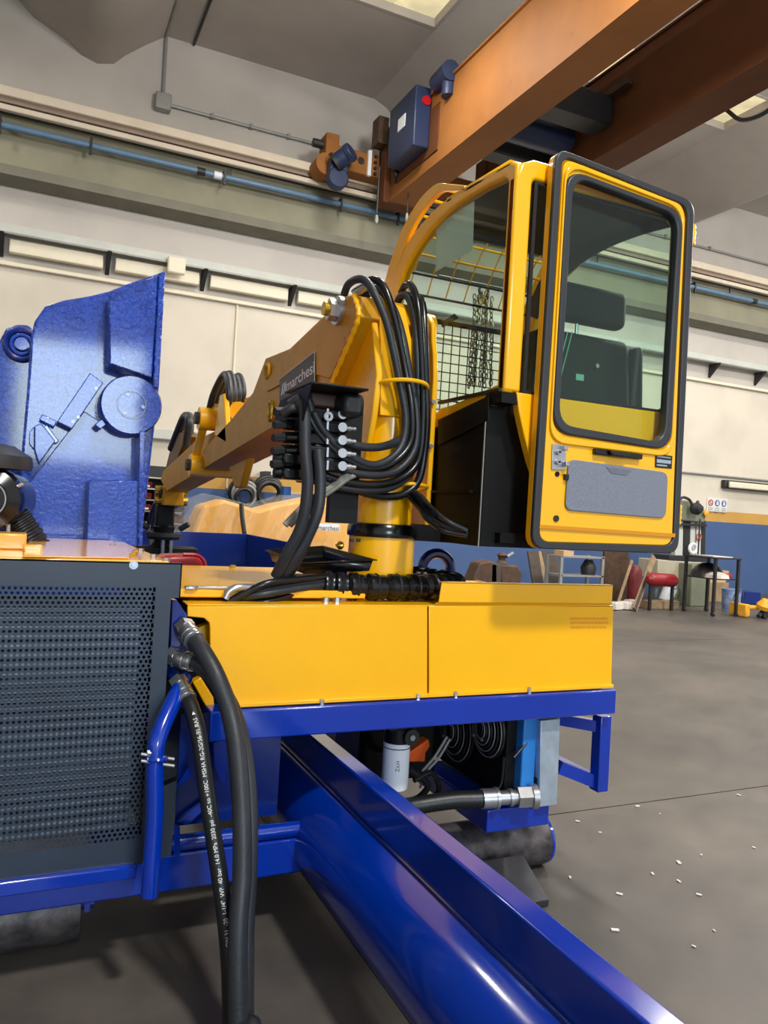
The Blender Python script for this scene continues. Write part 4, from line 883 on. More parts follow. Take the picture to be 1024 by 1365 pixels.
# roof skin with liner
rp = of[1:7]
rf = B(); n = len(rp)
vs = [p for p in rp]+[p+Vector((XB-XA, 0, 0)) for p in rp]+[p+Vector((0, -.02, -.03)) for p in rp]+[p+Vector((XB-XA, -.02, -.03)) for p in rp]
rf.add(vs[:2*n], [(i, i+1, n+i+1, n+i) for i in range(2)])
ro = obj('roof', B().add([p for p in rp[:3]]+[p+Vector((XB-XA, 0, 0)) for p in rp[:3]], [(0, 1, 4, 3), (1, 2, 5, 4)]), yel2, cab)
sd = ro.modifiers.new('s', 'SOLIDIFY'); sd.thickness = .02
obj('roof_liner', B().add([p+Vector((.05, .03, -.035)) for i, p in enumerate(rp[:4])]+[p+Vector((XB-XA-.02, .03, -.035)) for p in rp[:4]], [(0, 1, 5, 4), (1, 2, 6, 5), (2, 3, 7, 6)]), liner, cab)
obj('inner_trim', B().ring([p+Vector((XB-XA-.062, 0, 0)) for p in crv(of[1:7], 4)], [p+Vector((XB-XA-.062, -.02, -.03)) for p in crv(inf_[1:7], 4)], (.008, 0, 0), closed=False), liner, cab)
wsb = crv(of[3:9], 4)
obj('windscreen', B().add([p+Vector((.05, -.01, 0)) for p in wsb]+[p+Vector((XB-XA-.05, -.01, 0)) for p in wsb], [(i, i+1, len(wsb)+i+1, len(wsb)+i) for i in range(len(wsb)-1)]), tint, cab)
# rear frame: window opening and lower panel with curved cut-out
def R_(x, z): return Vector((x, YR, z))
zo = 2.09
ot = [R_(XA, 2.09), R_(XA, 2.90), R_(XA+.02, 2.96), R_(XA+.08, ZR), R_(XB-.06, ZR), R_(XB, ZR-.05), R_(XB, 2.09)]
it = [R_(XA+.075, 2.09), R_(XA+.075, 2.89), R_(XA+.08, 2.905), R_(XA+.09, 2.91), R_(XB-.09, 2.91), R_(XB-.06, 2.89), R_(XB-.06, 2.09)]
obj('rear_frame', B().ring(ot, it, (0, .05, 0), closed=False), yel2, cab, bev=.018, seg=3)
lowp = [YP(x, y, YR) for x, y in ((689, 526), (692, 548), (699, 580), (708, 615), (718, 645))]
obj('rear_panel', B().prism([R_(lowp[0].x, 2.09)]+[Vector((p.x, YR, p.z)) for p in lowp[1:]]+[R_(lowp[-1].x+.03, 1.80), R_(lowp[-1].x+.02, 1.52), R_(XB, 1.52), R_(XB, 2.09)], (0, .04, 0)), yel2, cab, bev=.004)
obj('rear_glass', B().box((XA+.08, YR+.02, 2.09), (XB-.065, YR+.025, 2.905)), tint, cab, smooth=False)
obj('rear_seal', B().ring([R_(XA+.085, 2.09), R_(XA+.085, 2.905), R_(XB-.07, 2.905), R_(XB-.07, 2.09)], [R_(XA+.10, 2.10), R_(XA+.10, 2.895), R_(XB-.085, 2.895), R_(XB-.085, 2.10)], (0, .012, 0)), black, cab)
obj('cab_floor', B().box((XA+.06, YR+.06, 1.51), (XB-.02, 3.6, 1.55)), blackp, cab)
obj('right_sill', B().box((XB-.05, YR+.05, 1.53), (XB, 3.6, 1.68)), yel2, cab, bev=.01)
obj('front_panel', B().box((XA+.05, 3.62, 1.53), (XB, 3.66, 2.12)), yel2, cab, bev=.01)
# black box below the side window
YK = 2.60
kb = [XP(x, y, XA-.01) for x, y in ((650, 527), (642, 728), (546, 706), (548, 690), (582, 560))]
zk_b = 1.492
obj('lower_box_side', B().prism([(XA-.012, YK, 2.075), (XA-.012, YK, zk_b), (XA-.012, 3.5, zk_b), (XA-.012, 3.5, 1.85), (XA-.012, 3.02, 1.985)], (.01, 0, 0)), blackp, cab, bev=.003)
obj('lower_box_rear', B().box((XA-.012, YK, zk_b), (XA+.36, YK+.012, 2.085)), blackp, cab, bev=.002)
obj('corner_cover', B().box((XA-.006, YR+.004, 2.045), (XA+.072, YK, 2.086)), blackp, cab)
obj('box_edge', B().box((XA-.014, YK-.002, zk_b), (XA-.010, YK+.004, 2.075)), greym, cab)
obj('box_fold', B().prism([XP(x, y, XA-.016) for x, y in ((585, 560), (652, 528), (652, 560), (585, 594))], (-.004, 0, 0)), blackp, cab)
obj('box_shelf', B().box((XA-.03, 2.66, 1.70), (XA-.012, 3.3, 1.71)), blackp, cab)
obj('box_floor', B().box((XA-.01, YK+.012, zk_b), (XB-.02, 3.6, zk_b+.012)), blackp, cab)
obj('slew_arm', B().prism([(1.50, 2.98, 1.49), (XA+.3, 2.70, 1.49), (XA+.3, 3.2, 1.49), (1.50, 3.12, 1.49)], (0, 0, .07)), blackp, cab)
obj('sill_strip', B().prism([XP(x, y, XA-.004) for x, y in ((586, 545), (668, 522), (650, 532), (585, 560))], (.006, 0, 0)), yel2, cab)
# front guard: two arches, rungs, wire grid
ga = side(((619, 247), (600, 245), (582, 245), (564, 260), (549, 281), (536, 305), (527, 329), (518, 356), (511, 384), (506, 415)))
gb = side(((619, 254), (601, 254), (586, 256), (571, 270), (557, 290), (545, 313), (537, 336), (529, 360), (522, 386), (517, 417)))
for dx in (0, XB-XA-.02):
    gd = obj('guard_arch', B().ring([p+Vector((dx, 0, 0)) for p in crv(ga, 4)], [p+Vector((dx, 0, 0)) for p in crv(gb, 4)], (.025, 0, 0), closed=False), yel2, cab, bev=.003)
for k in range(1, 9):
    p = (ga[k]+gb[k])/2+Vector((.02, 0, 0)); obj('guard_rung', B().cyl(p, p+Vector((XB-XA-.04, 0, 0)), .007, 8), yel2 if k < 7 else blackp, cab)
for k in range(7):
    x = .12+k*.11; obj('guard_wire', B().sweep([(ga[j]+gb[j])/2+Vector((x, 0, 0)) for j in range(1, 9)], .004, 6), yel2, cab)
gr = obj('grid_frame', B().ring([(XA+.02, 3.78, 1.95), (XB, 3.78, 1.95), (XB, 3.78, 2.68), (XA+.02, 3.78, 2.68)], [(XA+.04, 3.78, 1.97), (XB-.02, 3.78, 1.97), (XB-.02, 3.78, 2.66), (XA+.04, 3.78, 2.66)], (0, .015, 0)), blackp, cab)
for k in range(16): obj('grid_wire', B().cyl((XA+.05+k*.053, 3.785, 1.96), (XA+.05+k*.053, 3.785, 2.67), .0032, 6), blackp, gr)
for k in range(14): obj('grid_wire', B().cyl((XA+.03, 3.79, 1.98+k*.052), (XB-.01, 3.79, 1.98+k*.052), .0032, 6), blackp, gr)
obj('wiper_bracket', B().prism([YP(x, y, 3.74) for x, y in ((590, 428), (606, 418), (612, 424), (592, 436))], (0, .02, 0)), rust, cab)
# ------------------------------------------------ operator seat seen from behind
YS = 2.85
sx_ = [YP(x, y, YS) for x, y in ((744, 366), (837, 380), (837, 440), (738, 436))]
st = thing('driver_chair', 'black vinyl operator seat with headrest inside the cab', 'chair', (2.05, 3.05, 1.55))
def rbox(x0, x1, y0, y1, z0, z1, m, nm, bev=.03, tl=0):
    return obj(nm, B().prism([(x0, y0, z0), (x1, y0, z0), (x1-tl, y0, z1), (x0+tl, y0, z1)], (0, y1-y0, 0)), m, st, bev=bev, seg=4)
hx0, hx1 = sx_[3].x-.005, sx_[2].x
hd = rbox(hx0, hx1, YS, YS+.09, sx_[2].z-.0, sx_[0].z-.01, seatm, 'headrest', .035)
for e_ in (.09, .17): obj('headrest_post', B().cyl((hx0+e_, YS+.05, sx_[2].z-.07), (hx0+e_, YS+.05, sx_[2].z+.02), .008, 8), steel, st)
b0, b1 = YP(722, 540, YS), YP(862, 540, YS)
bt = YP(760, 440, YS).z
bkr = rbox(b0.x-.02, b1.x-.06, YS, YS+.10, 1.95, bt, seatm, 'backrest', .04, .05)
rbox(b1.x-.10, b1.x+.01, YS+.01, YS+.14, 1.98, bt-.01, seatm, 'side_bolster', .03, .03)
rbox(b0.x-.06, b0.x+.03, YS+.01, YS+.14, 1.98, bt-.01, seatm, 'side_bolster', .03, .03)
rbox(b0.x, b1.x-.02, YS+.06, YS+.55, 1.86, 1.97, seatm, 'cushion', .04)
rbox(b0.x+.05, b1.x-.1, YS+.1, YS+.48, 1.55, 1.86, blackp, 'suspension', .02)
p = YP(773, 503, YS-.001); obj('seat_label', B().box((p.x-.022, YS-.003, p.z-.014), (p.x+.022, YS, p.z+.014)), mat('label_teal', (150, 206, 196), .5, var=0), bkr)
for dx in (0, .012): obj('seat_belt', B().bar(YP(757+dx*500, 442, YS-.006), YP(739+dx*500, 512, YS-.006), .004, .004), mat('belt_edge', (140, 200, 190), .5, var=0) if dx == 0 else MATS['belt_edge'], bkr)
p = YP(795, 488, YS-.001); obj('back_clip', B().cyl(p, p+Vector((0, -.01, 0)), .01, 10), steel, bkr)
p = YP(828, 480, YS-.001); obj('back_seam', B().box((p.x-.03, YS-.003, p.z-.003), (p.x+.03, YS, p.z+.002)), blackp, bkr)
# ------------------------------------------------ opened cab door folded back over the rear
zdt, zdb = 3.012, 1.50
FH = Vector((2.515, 2.455, 0))
ft = ZP(738, 199, zdt+.012); FF = Vector((1.773, 2.415, 0))
_a = ZP(737, 200, zdt)
FF = Vector((_a.x, _a.y, 0)) if 2.2 < _a.y < 2.46 else FF
du = (FH-FF); WD = du.length; du.normalize(); dn_ = Vector((du.y, -du.x, 0)); 
if dn_.y > 0: dn_ = -dn_
def DP(x, y):      # pixel -> (u, z) on door plane
    d = ray(x, y); t = (FF-CP).dot(dn_)/d.dot(dn_); q = CP+d*t; return ((q-FF).dot(du), q.z)
def DV(u, z, o=0.): return FF+du*u+Vector((0, 0, z))+dn_*o
door = thing('cab_door', 'open yellow cab door with window, handle and grey carpet panel', 'door', tuple(FF+du*.37+Vector((0, 0, 1.49))))
def rrect(px, r, seg=6):           # rounded polygon from 4 pixel corners (tl,tr,br,bl) on door plane
    C = [Vector(DP(*c)) for c in px]; out = []
    for i in range(4):
        p, a, b_ = C[i], C[i-1], C[(i+1) % 4]; ra = r[i] if isinstance(r, (list, tuple)) else r
        e1 = (a-p).normalized()*ra; e2 = (b_-p).normalized()*ra
        for k in range(seg+1):
            t = k/seg; out.append((p+e1)*(1-t)**2+p*2*t*(1-t)+(p+e2)*t*t)
    return out
def V3(L_, o=0.): return [DV(q[0], q[1], o) for q in L_]
OUT = ((739, 198), (923, 270), (901, 738), (706, 731)); IN1 = ((749, 212), (910, 275), (893, 727), (716, 722)); WIN = ((751, 227), (906, 284), (889, 601), (732, 577)); WIN2 = ((760, 238), (899, 290), (880, 591), (740, 566))
o1, o2, w1, w2 = rrect(OUT, .06), rrect(IN1, .05), rrect(WIN, .09), rrect(WIN2, .08)
obj('door_edge', B().ring(V3(o1, .0), V3(o2, .0), -dn_*.035), yel2, door, bev=.004)
obj('perimeter_seal', B().ring(V3(rrect(((739, 198), (923, 270), (901, 738), (706, 731)), .06), .016), V3(rrect(((747, 209), (914, 277), (894, 727), (716, 722)), .05), .016), -dn_*.022), rubberg, door, bev=.005)
dpn = obj('door_panel', B().ring(V3(o2, .012), V3(w1, .012), -dn_*.03), yel2, door, bev=.003)
obj('inner_rim', B().ring(V3(rrect(((750, 214), (909, 277), (892, 610), (728, 590)), .08), .022), V3(rrect(((752, 222), (906, 281), (890, 603), (731, 580)), .085), .022), -dn_*.012), yel2, door, bev=.004)
obj('window_gasket', B().ring(V3(w1, .026), V3(w2, .026), -dn_*.04), rubberg, door, bev=.006)
obj('door_glass', B().prism(V3(w2, .004), -dn_*.005), tint, door, smooth=False)
c_ = [Vector(DP(*q)) for q in ((716, 699), (896, 711), (895, 716), (715, 704))]
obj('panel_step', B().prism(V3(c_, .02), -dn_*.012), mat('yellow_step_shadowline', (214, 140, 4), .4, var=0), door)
cp_ = rrect(((754, 612), (886, 630), (883, 691), (749, 680)), .035)
crp = obj('carpet_panel', B().prism(V3(cp_, .015), dn_*.006), fabric, door, bev=.003, label='grey carpet insert')
hp = [Vector(DP(*q)) for q in ((803, 622.5), (837, 627), (830, 634), (810, 631))]
obj('carpet_patch', B().prism(V3(hp, .021), dn_*.002), mat('worn_carpet', (108, 112, 122), .95, var=.1, vscale=160), crp)
hb = [Vector(DP(*q)) for q in ((787, 598), (850, 606), (849, 613), (787, 606))]
hdl = obj('door_handle', B().prism(V3(hb, .013), dn_*.02), blackg, door, bev=.004, label='black pull handle')
hb = [Vector(DP(*q)) for q in ((803, 601), (830, 604), (828, 611), (806, 608))]
obj('grip', B().prism(V3(hb, .033), dn_*.016), black, hdl, bev=.005)
lt = [Vector(DP(*q)) for q in ((733, 592), (751, 594), (751, 627), (732, 626))]
ltc = obj('latch_plate', B().prism(V3(lt, .014), dn_*.004), steel, door, bev=.001, label='zinc latch mechanism')
for q in ((740, 603), (739.5, 616)):
    c = DP(*q); obj('latch_cam', B().cyl(DV(c[0], c[1], .018), DV(c[0], c[1], .03), .011, 14), steel, ltc); obj('cam_pin', B().cyl(DV(c[0], c[1], .03), DV(c[0], c[1], .034), .004, 10), blackp, ltc)
for q in ((746, 598), (748, 619)):
    c = DP(*q); obj('latch_claw', B().obox(DV(c[0], c[1], .03), du*.009, Vector((0, 0, .009)), dn_*.012), steel, ltc, bev=.002)
c = DP(740, 632); obj('lock_hole', B().cyl(DV(c[0], c[1], .012), DV(c[0], c[1], .016), .010, 14), blackp, door)
c = DP(750.5, 636); obj('stop_rubber', B().obox(DV(c[0], c[1], .02), du*.009, Vector((0, 0, .011)), dn_*.008), black, door, bev=.003)
c = DP(738.5, 691); obj('plug', B().cyl(DV(c[0], c[1], .012), DV(c[0], c[1], .017), .0125, 18), iron, door)
tpp = [Vector(DP(*q)) for q in ((870.5, 605), (893, 608), (892, 625), (870, 623))]
tpl = obj('type_plate', B().prism(V3(tpp, .013), dn_*.002), blackd, door)
for fa, fb, fc in ((.10, .9, .18), (.08, .92, .52), (.08, .7, .82)):
    a, b_, c, d = tpp; L0 = a.lerp(d, fc-.06 if fc != .52 else .38); L1 = a.lerp(d, fc+.05 if fc != .52 else .64); R0 = b_.lerp(c, fc-.06 if fc != .52 else .38); R1 = b_.lerp(c, fc+.05 if fc != .52 else .64)
    obj('print_bar', B().prism(V3([L0.lerp(R0, fa), L0.lerp(R0, fb), L1.lerp(R1, fb), L1.lerp(R1, fa)], .0152), dn_*.0006), galv if fc != .18 else greym, tpl, smooth=False)
for q in ((925, 311), (906, 686)):
    c = DP(*q); hg = obj('hinge', B().obox(DV(c[0]+.0, c[1], -.02), du*.018, Vector((0, 0, .042)), dn_*.014), yel2, door, bev=.004)
    for k in range(4): obj('hinge_knuckle', B().cyl(DV(c[0]+.018, c[1]-.04+k*.022, -.02), DV(c[0]+.018, c[1]-.026+k*.022, -.02), .011, 12), yel2, hg)
# chain bundle hanging behind the windscreen
ch = thing('hanging_chains', 'bundle of steel chains hanging beyond the cab window grid', 'chain', tuple(YP(640, 530, 3.86)))
for k, (x0, y0, x1, y1) in enumerate(((634, 392, 625, 520), (640, 390, 632, 522), (645, 390, 640, 522), (650, 392, 645, 520), (656, 396, 654, 516), (638, 394, 628, 515), (648, 394, 648, 512))):
    a, b_ = YP(x0, y0, 3.86), YP(x1, y1, 3.86); d = b_-a; L_ = d.length; d.normalize(); nl = int(L_/.030); cb_ = B()
    for i in range(nl):
        c = a+d*(i+.5)*.030+Vector((random.uniform(-.004, .004), random.uniform(-.02, .02) if i == 0 else 0, 0)); ax = Vector((1, 0, 0)) if (i+k) % 2 else Vector((0, 1, 0))
        s_ = d; ax = (ax-d*ax.dot(d)).normalized(); cb_.torus(c, ax, .011, .0042, 8, 5, sx=1.65, side=s_)
    o = obj('chain_strand', cb_, chainm, ch); o['kind'] = 'stuff'
hk = YP(645, 388, 3.86); obj('chain_hook', B().torus(hk, (0, 1, 0), .03, .008, 18, 8), iron, ch); obj('chain_bar', B().cyl((hk.x-.3, 3.86, hk.z+.03), (hk.x+.25, 3.86, hk.z+.03), .012, 10), iron, ch)

# ================================================================== FOREGROUND HOSES AND MANIFOLD
mf = thing('hose_manifold', 'blue steel hose manifold between the grille and the yellow housing', 'manifold', tuple(YP(238, 892, 2.68)))
obj('plate', B().prism([YP(x, y, 2.66) for x, y in ((229, 800), (236, 800), (248, 818), (247, 840), (232, 890), (226, 890))], (0, .05, 0)), bluen, mf, bev=.003)
obj('block', B().prism([YP(x, y, 2.70) for x, y in ((234, 815), (250, 818), (252, 880), (232, 885))], (0, .06, 0)), bluen, mf, bev=.005)
FIT = [((240, 838), (252, 848), (262, 856)), ((236, 866), (248, 876), (256, 884)), ((243, 908), (246, 918), (251, 934))]
HP = [
 ([(258, 852, 2.58), (270, 868, 2.52), (288, 900, 2.46), (305, 945, 2.42), (316, 1000, 2.36), (322, 1080, 2.30), (323, 1160, 2.25), (318, 1230, 2.21), (317, 1300, 2.18), (319, 1375, 2.15)], .029, 'thick black hydraulic hose in front, hanging from the upper blue manifold port'),
 ([(254, 882, 2.60), (268, 888, 2.57), (290, 912, 2.53), (312, 950, 2.50), (327, 1010, 2.44), (333, 1080, 2.39), (332, 1160, 2.33), (328, 1230, 2.28), (327, 1300, 2.24), (328, 1375, 2.20)], .026, 'black hydraulic hose hanging just behind and right of the thickest hose'),
 ([(249, 930, 2.56), (256, 945, 2.52), (266, 985, 2.45), (275, 1050, 2.39), (284, 1110, 2.35), (293, 1170, 2.31), (301, 1230, 2.28), (306, 1290, 2.25), (309, 1375, 2.22)], .0255, 'black hydraulic hose with white printed lettering, leftmost of the hanging hoses'),
]
for k, (pp, r_, lab) in enumerate(HP):
    pts = [YP(*q) for q in pp]; last = pts[-1]
    e_ = pts[-1]
    pts += [Vector((e_.x, e_.y-.06, r_+.09)), Vector((e_.x-.02-.03*k, e_.y-.17, r_+.012)), Vector((e_.x-.10-.06*k, e_.y-.36, r_+.002)), Vector((e_.x-.25-.1*k, e_.y-.6, r_+.002))]
    path = crv(pts, 10)
    t = thing('hydraulic_hose', lab, 'hose', tuple(path[0]), 'hoses hanging from the blue manifold')
    obj('rubber', B().sweep(path, r_, 20), hosem if k < 2 else black, t)
    a, b_ = path[0], path[5]; d = (b_-a).normalized()
    obj('ferrule', B().cyl(a-d*.055, a+d*.014, r_*1.12, 24), steel, t)
    for e2 in (-.03, -.005): obj('crimp_ring', B().cyl(a+d*e2, a+d*(e2+.010), r_*1.2, 24), steel, t)
    obj('nut', B().cyl(a-d*.085, a-d*.055, r_*1.25, 6), steel, t)
    obj('elbow', B().sweep(crv([a-d*.085, a-d*.11+Vector((-.005, .02, .0)), a-d*.12+Vector((-.02, .05, 0)), a-d*.12+Vector((-.03, .09, 0))]), r_*.85, 14), bluen, t)
    if k == 2:      # white print running up the hose, wrapped on its surface
        txt = 'DN 31  -20  1-1/4"  WP  40 bar  14.0 MPa  2030 psi  -40°C to +100°C  MSHA RG-2G/56-91 RAS  ▲'
        txt = 'DN 31  -20  1-1/4"  WP  40 bar  14.0 MPa  2030 psi  -40C to +100C  MSHA RG-2G/56-91 RAS'
        vs, fs = text2d(txt, 1.0); tw = max(q.x for q in vs)
        # arc length table from bottom to top, over the printed span
        P_ = path[::-1]; cum = [0]
        for i in range(1, len(P_)): cum.append(cum[-1]+(P_[i]-P_[i-1]).length)
        def at(s_):
            for i in range(1, len(cum)):
                if cum[i] >= s_:
                    f_ = (s_-cum[i-1])/(cum[i]-cum[i-1]); return P_[i-1].lerp(P_[i], f_), (P_[i]-P_[i-1]).normalized()
            return P_[-1], (P_[-1]-P_[-2]).normalized()
        zlo, zhi = YP(305, 1262, 2.265).z, YP(258, 962, 2.50).z
        s0 = next(cum[i] for i in range(len(P_)) if P_[i].z > zlo); s1 = next(cum[i] for i in range(len(P_)) if P_[i].z > zhi)
        kx = (s1-s0)/tw; hgt = .0125
        out = []
        for q in vs:
            c, tg = at(s0+q.x*kx); view = (CP-c); view = (view-tg*view.dot(tg)).normalized(); sd_ = tg.cross(view)
            if sd_.dot(RT) > 0: sd_ = -sd_       # sd_ points left in the picture; letters' up is to the left... turned about
            a_ = -.25+(q.y*hgt/.7)/r_
            out.append(c+(view*math.cos(a_)+sd_*math.sin(a_))*(r_+.0006))
        obj('printed_lettering', B().add(out, fs), whitep, t, smooth=False)
        c, tg = at(s1+.012); view = (CP-c); view = (view-tg*view.dot(tg)).normalized(); sd_ = tg.cross(view)
        if sd_.dot(RT) > 0: sd_ = -sd_
        tri = [c+(view*math.cos(a_)+sd_*math.sin(a_))*(r_+.0006)+tg*h_ for a_, h_ in ((-.25, 0), (.2, 0), (-.02, .011))]
        obj('printed_arrow', B().add(tri, [(0, 1, 2)]), whitep, t, smooth=False)

# ================================================================== BLUE SHEAR HEAD
YH = 3.88
hd_ = thing('shear_head', 'tall hammered blue shear head with round bearing cap behind the cabinet', 'machine', tuple(YP(90, 728, YH)))
def HP_(*px, Y=YH): return [YP(x, y, Y) for x, y in px]
body = HP_((30, 728), (27, 660), (28, 612), (36, 520), (41, 450), (46, 428), (60, 408), (84, 400), (120, 394), (145, 388), (170, 378), (220, 361), (212, 520), (188, 728))
obj('body', B().prism(body, (0, .55, 0)), bluehead, hd_, bev=.012, seg=3)
obj('edge_flange', B().prism(HP_((212, 364), (221, 361), (212, 518), (204, 516), Y=YH-.18), (0, .18, 0)), bluehead, hd_, bev=.006)
obj('wear_plate', B().prism(HP_((146, 390), (212, 365), (203, 504), (146, 485), Y=YH-.16), (0, .16, 0)), bluehead, hd_, bev=.006)
obj('diagonal_plate', B().prism(HP_((32, 652), (112, 548), (134, 562), (190, 575), (186, 728), (54, 728), Y=YH-.02), (0, .02, 0)), bluehead2, hd_, bev=.004)
c = YP(174, 541, YH-.12); rc = .118
bcp = obj('bearing_cap', B().lathe(c+Vector((0, .02, 0)), (0, -1, 0), [(.136, -.12), (.136, .05), (.130, .065), (.0, .066)], 48), bluehead, hd_, label='round bearing cap')
obj('cap_ring', B().torus(c+Vector((0, -.047, 0)), (0, 1, 0), .062, .003, 36, 6), bluen, bcp)
for k in range(3):
    a_ = math.radians(90+120*k+25); obj('cap_bolt', B().cyl(c+Vector((.05*math.cos(a_), -.046, .05*math.sin(a_))), c+Vector((.05*math.cos(a_), -.052, .05*math.sin(a_))), .008, 12), bluen, bcp)
obj('cap_lug', B().prism(HP_((126, 566), (136, 558), (142, 566), (134, 572), Y=YH-.14), (0, .14, 0)), bluehead2, hd_, bev=.004)
cvp = obj('cover_strip', B().prism(HP_((76, 562), (120, 497), (138, 510), (96, 572), Y=YH-.12), (0, .12, 0)), bluehead2, hd_, bev=.004)
for x, y in ((97, 562), (128, 518), (104, 556)): 
    p = YP(x, y, YH-.12); obj('rivet', B().cyl(p, p+Vector((0, -.006, 0)), .008, 12), bluen, cvp)
obj('lever_plate', B().prism(HP_((46, 568), (54, 564), (60, 570), (74, 588), (52, 618), (46, 600), Y=YH-.1), (0, .1, 0)), bluehead2, hd_, bev=.004)
obj('lever_edge', B().prism(HP_((39, 576), (46, 568), (46, 600), (39, 592), Y=YH-.04), (0, .03, 0)), bluehead2, hd_, bev=.003)
obj('hinge_bar', B().bar(YP(54, 556, YH-.05), YP(74, 566, YH-.05), .03, .035, (0, 1, 0)), bluehead2, hd_, bev=.004)
obj('hinge_bar', B().bar(YP(60, 568, YH-.04), YP(76, 590, YH-.04), .02, .025, (0, 1, 0)), bluen, hd_, bev=.003)
obj('lower_plate', B().prism(HP_((118, 640), (187, 640), (186, 728), (115, 728), Y=YH-.15), (0, .15, 0)), bluehead2, hd_, bev=.006)
obj('frame_rib', B().prism(HP_((186, 575), (194, 575), (190, 728), (184, 728), Y=YH-.18), (0, .18, 0)), bluehead, hd_, bev=.004)
# rear arm with eye at far left
ra = obj('rear_arm', B().prism([YP(x, y, 4.15) for x, y in ((-30, 720), (-30, 480), (0, 452), (8, 437), (22, 432), (38, 432), (50, 445), (44, 600), (40, 700))], (0, .3, 0)), bluehead, hd_, bev=.02, seg=3)
c = YP(29, 459, 4.13)
obj('eye_ring', B().torus(c, (0, 1, 0), .07, .014, 28, 8), bluen, ra); obj('eye_ring', B().torus(c, (0, 1, 0), .045, .01, 28, 8), bluehead2, ra); obj('eye_pin', B().cyl(c, c+Vector((0, -.02, 0)), .03, 20), bluehead2, ra)
p = YP(36, 665, YH-.02); obj('grease_nipple', B().cyl(p, p+Vector((0, -.03, 0)), .014, 8), steel, hd_)
# air cleaner on the cabinet roof
ac = thing('air_cleaner', 'black round air cleaner with rain cap at the left edge', 'air filter', tuple(YP(0, 712, 3.4)))
c = YP(-12, 665, 3.35); ra_ = (YP(34, 665, 3.35)-c).length
obj('canister', B().lathe(c, (-.15, -1, 0), [(ra_*.93, -.35), (ra_, -.02), (ra_, .03), (ra_*.95, .07), (ra_*.62, .09), (ra_*.60, .085), (.0, .088)], 40), blackg, ac)
obj('clamp_ring', B().torus(c+Vector((-.014, -.085, 0)), (-.15, -1, 0), ra_*.56, .0035, 40, 6), steel, ac)
obj('latch', B().cyl(c+Vector((ra_*.75, -.07, ra_*.45)), c+Vector((ra_*.9, -.07, ra_*.55)), .007, 8), steel, ac)
obj('rain_cap', B().lathe(YP(-14, 598, 3.4)+Vector((0, 0, -.06)), (0, 0, 1), [(.03, -.02), (.155, -.015), (.16, 0), (.155, .035), (.09, .075), (.0, .085)], 36), rubberg, ac)
obj('cap_stem', B().cyl(YP(-12, 640, 3.4), YP(-12, 600, 3.4), .055, 16), blackp, ac)
pl_ = [YP(20, 690, 3.45), YP(30, 704, 3.45), YP(42, 722, 3.45), YP(52, 740, 3.45)]
pth = crv(pl_, 10); obj('intake_bellows', B().sweep(pth, [.058+(.004 if k % 4 < 2 else -.003) for k in range(len(pth))], 18), black, ac)
obj('support_leg', B().cyl(YP(11, 712, 3.32), YP(11, 690, 3.32), .008, 8), steel, ac)

# ================================================================== PRESS BIN, WRAPPED MACHINE, WALL ITEMS (mid distance)
zh = 1.245
hA, hB, hC = ZP(190, 709, zh), ZP(330, 712, zh), ZP(470, 740, zh)
hp_ = thing('press_bin', 'open dark blue steel bin behind the yellow deck', 'bin', (hB.x-.6, (hB.y+hC.y)/2, .2))
obj('end_wall', B().box((-.6, hB.y, .2), (hB.x, hB.y+.03, zh)), bluen, hp_, bev=.004)
obj('side_wall', B().box((hB.x, hC.y-.1, .2), (hB.x+.03, hB.y+.03, zh)), bluen, hp_, bev=.004)
obj('bin_floor', B().box((-.6, 4.5, .2), (hB.x, hB.y, .24)), bluen, hp_)
obj('left_wall', B().box((-.63, 4.5, .2), (-.6, hB.y, zh)), bluen, hp_)
# red clamp on the cabinet edge
p = YP(240, 745, 3.75)
rd = thing('red_cover', 'red glossy cover between the cabinet top and the press bin', 'cover', (p.x, 4.2, 1.25))
obj('shell', B().prism([YP(x, y, 4.2) for x, y in ((205, 748), (222, 741), (262, 740), (272, 748), (275, 760), (205, 760))], (0, .2, 0)), redm, rd, bev=.02, seg=3); obj('trim_rod', B().sweep(crv([YP(244, 739, 4.15), YP(262, 740, 4.15), YP(271, 747, 4.15), YP(274, 756, 4.15)]), .01, 8), redm, rd)
# wrapped yellow machine
YWp = 11.2
wm = thing('wrapped_machine', 'yellow machine part wrapped in clear plastic behind the blue bin', 'machine', (YP(360, 740, YWp).x, YWp+.6, 0))
base = [YP(x, y, YWp) for x, y in ((258, 705), (272, 674), (300, 666), (345, 680), (372, 672), (425, 662), (466, 668), (468, 740))]+[Vector((YP(468, 740, YWp).x, YWp, 0)), Vector((YP(258, 740, YWp).x, YWp, 0))]
obj('body', B().prism(base, (0, .7, 0)), wrapy, wm, bev=.05)
obj('panel_rib', B().prism([YP(x, y, YWp-.05) for x, y in ((400, 674), (466, 674), (466, 738), (415, 738))], (0, .1, 0)), wrapy, wm, bev=.02)
fb = B(); nx, ny = 36, 10; top_ = [(222, 709), (262, 668), (285, 660), (315, 668), (345, 676), (380, 666), (410, 658), (440, 660), (470, 668)]
def tp(t):
    f_ = t*(len(top_)-1); i = min(int(f_), len(top_)-2); f_ -= i; return (top_[i][0]*(1-f_)+top_[i+1][0]*f_, top_[i][1]*(1-f_)+top_[i+1][1]*f_)
vs = []
for j in range(ny+1):
    for i in range(nx+1):
        x, y = tp(i/nx); yb = 712+(i/nx)*34; yy = y+(yb-y)*j/ny
        vs.append(YP(x, yy, YWp-.12-.07*math.sin(i*1.9+j*.7)*(.3+j/ny)-.05*math.sin(i*.7)-.25*j/ny))
for i in range(nx+1):
    x, y = tp(i/nx); vs.append(YP(x, y, YWp-.12)+Vector((0, .8, .03)))
o0 = (ny+1)*(nx+1)
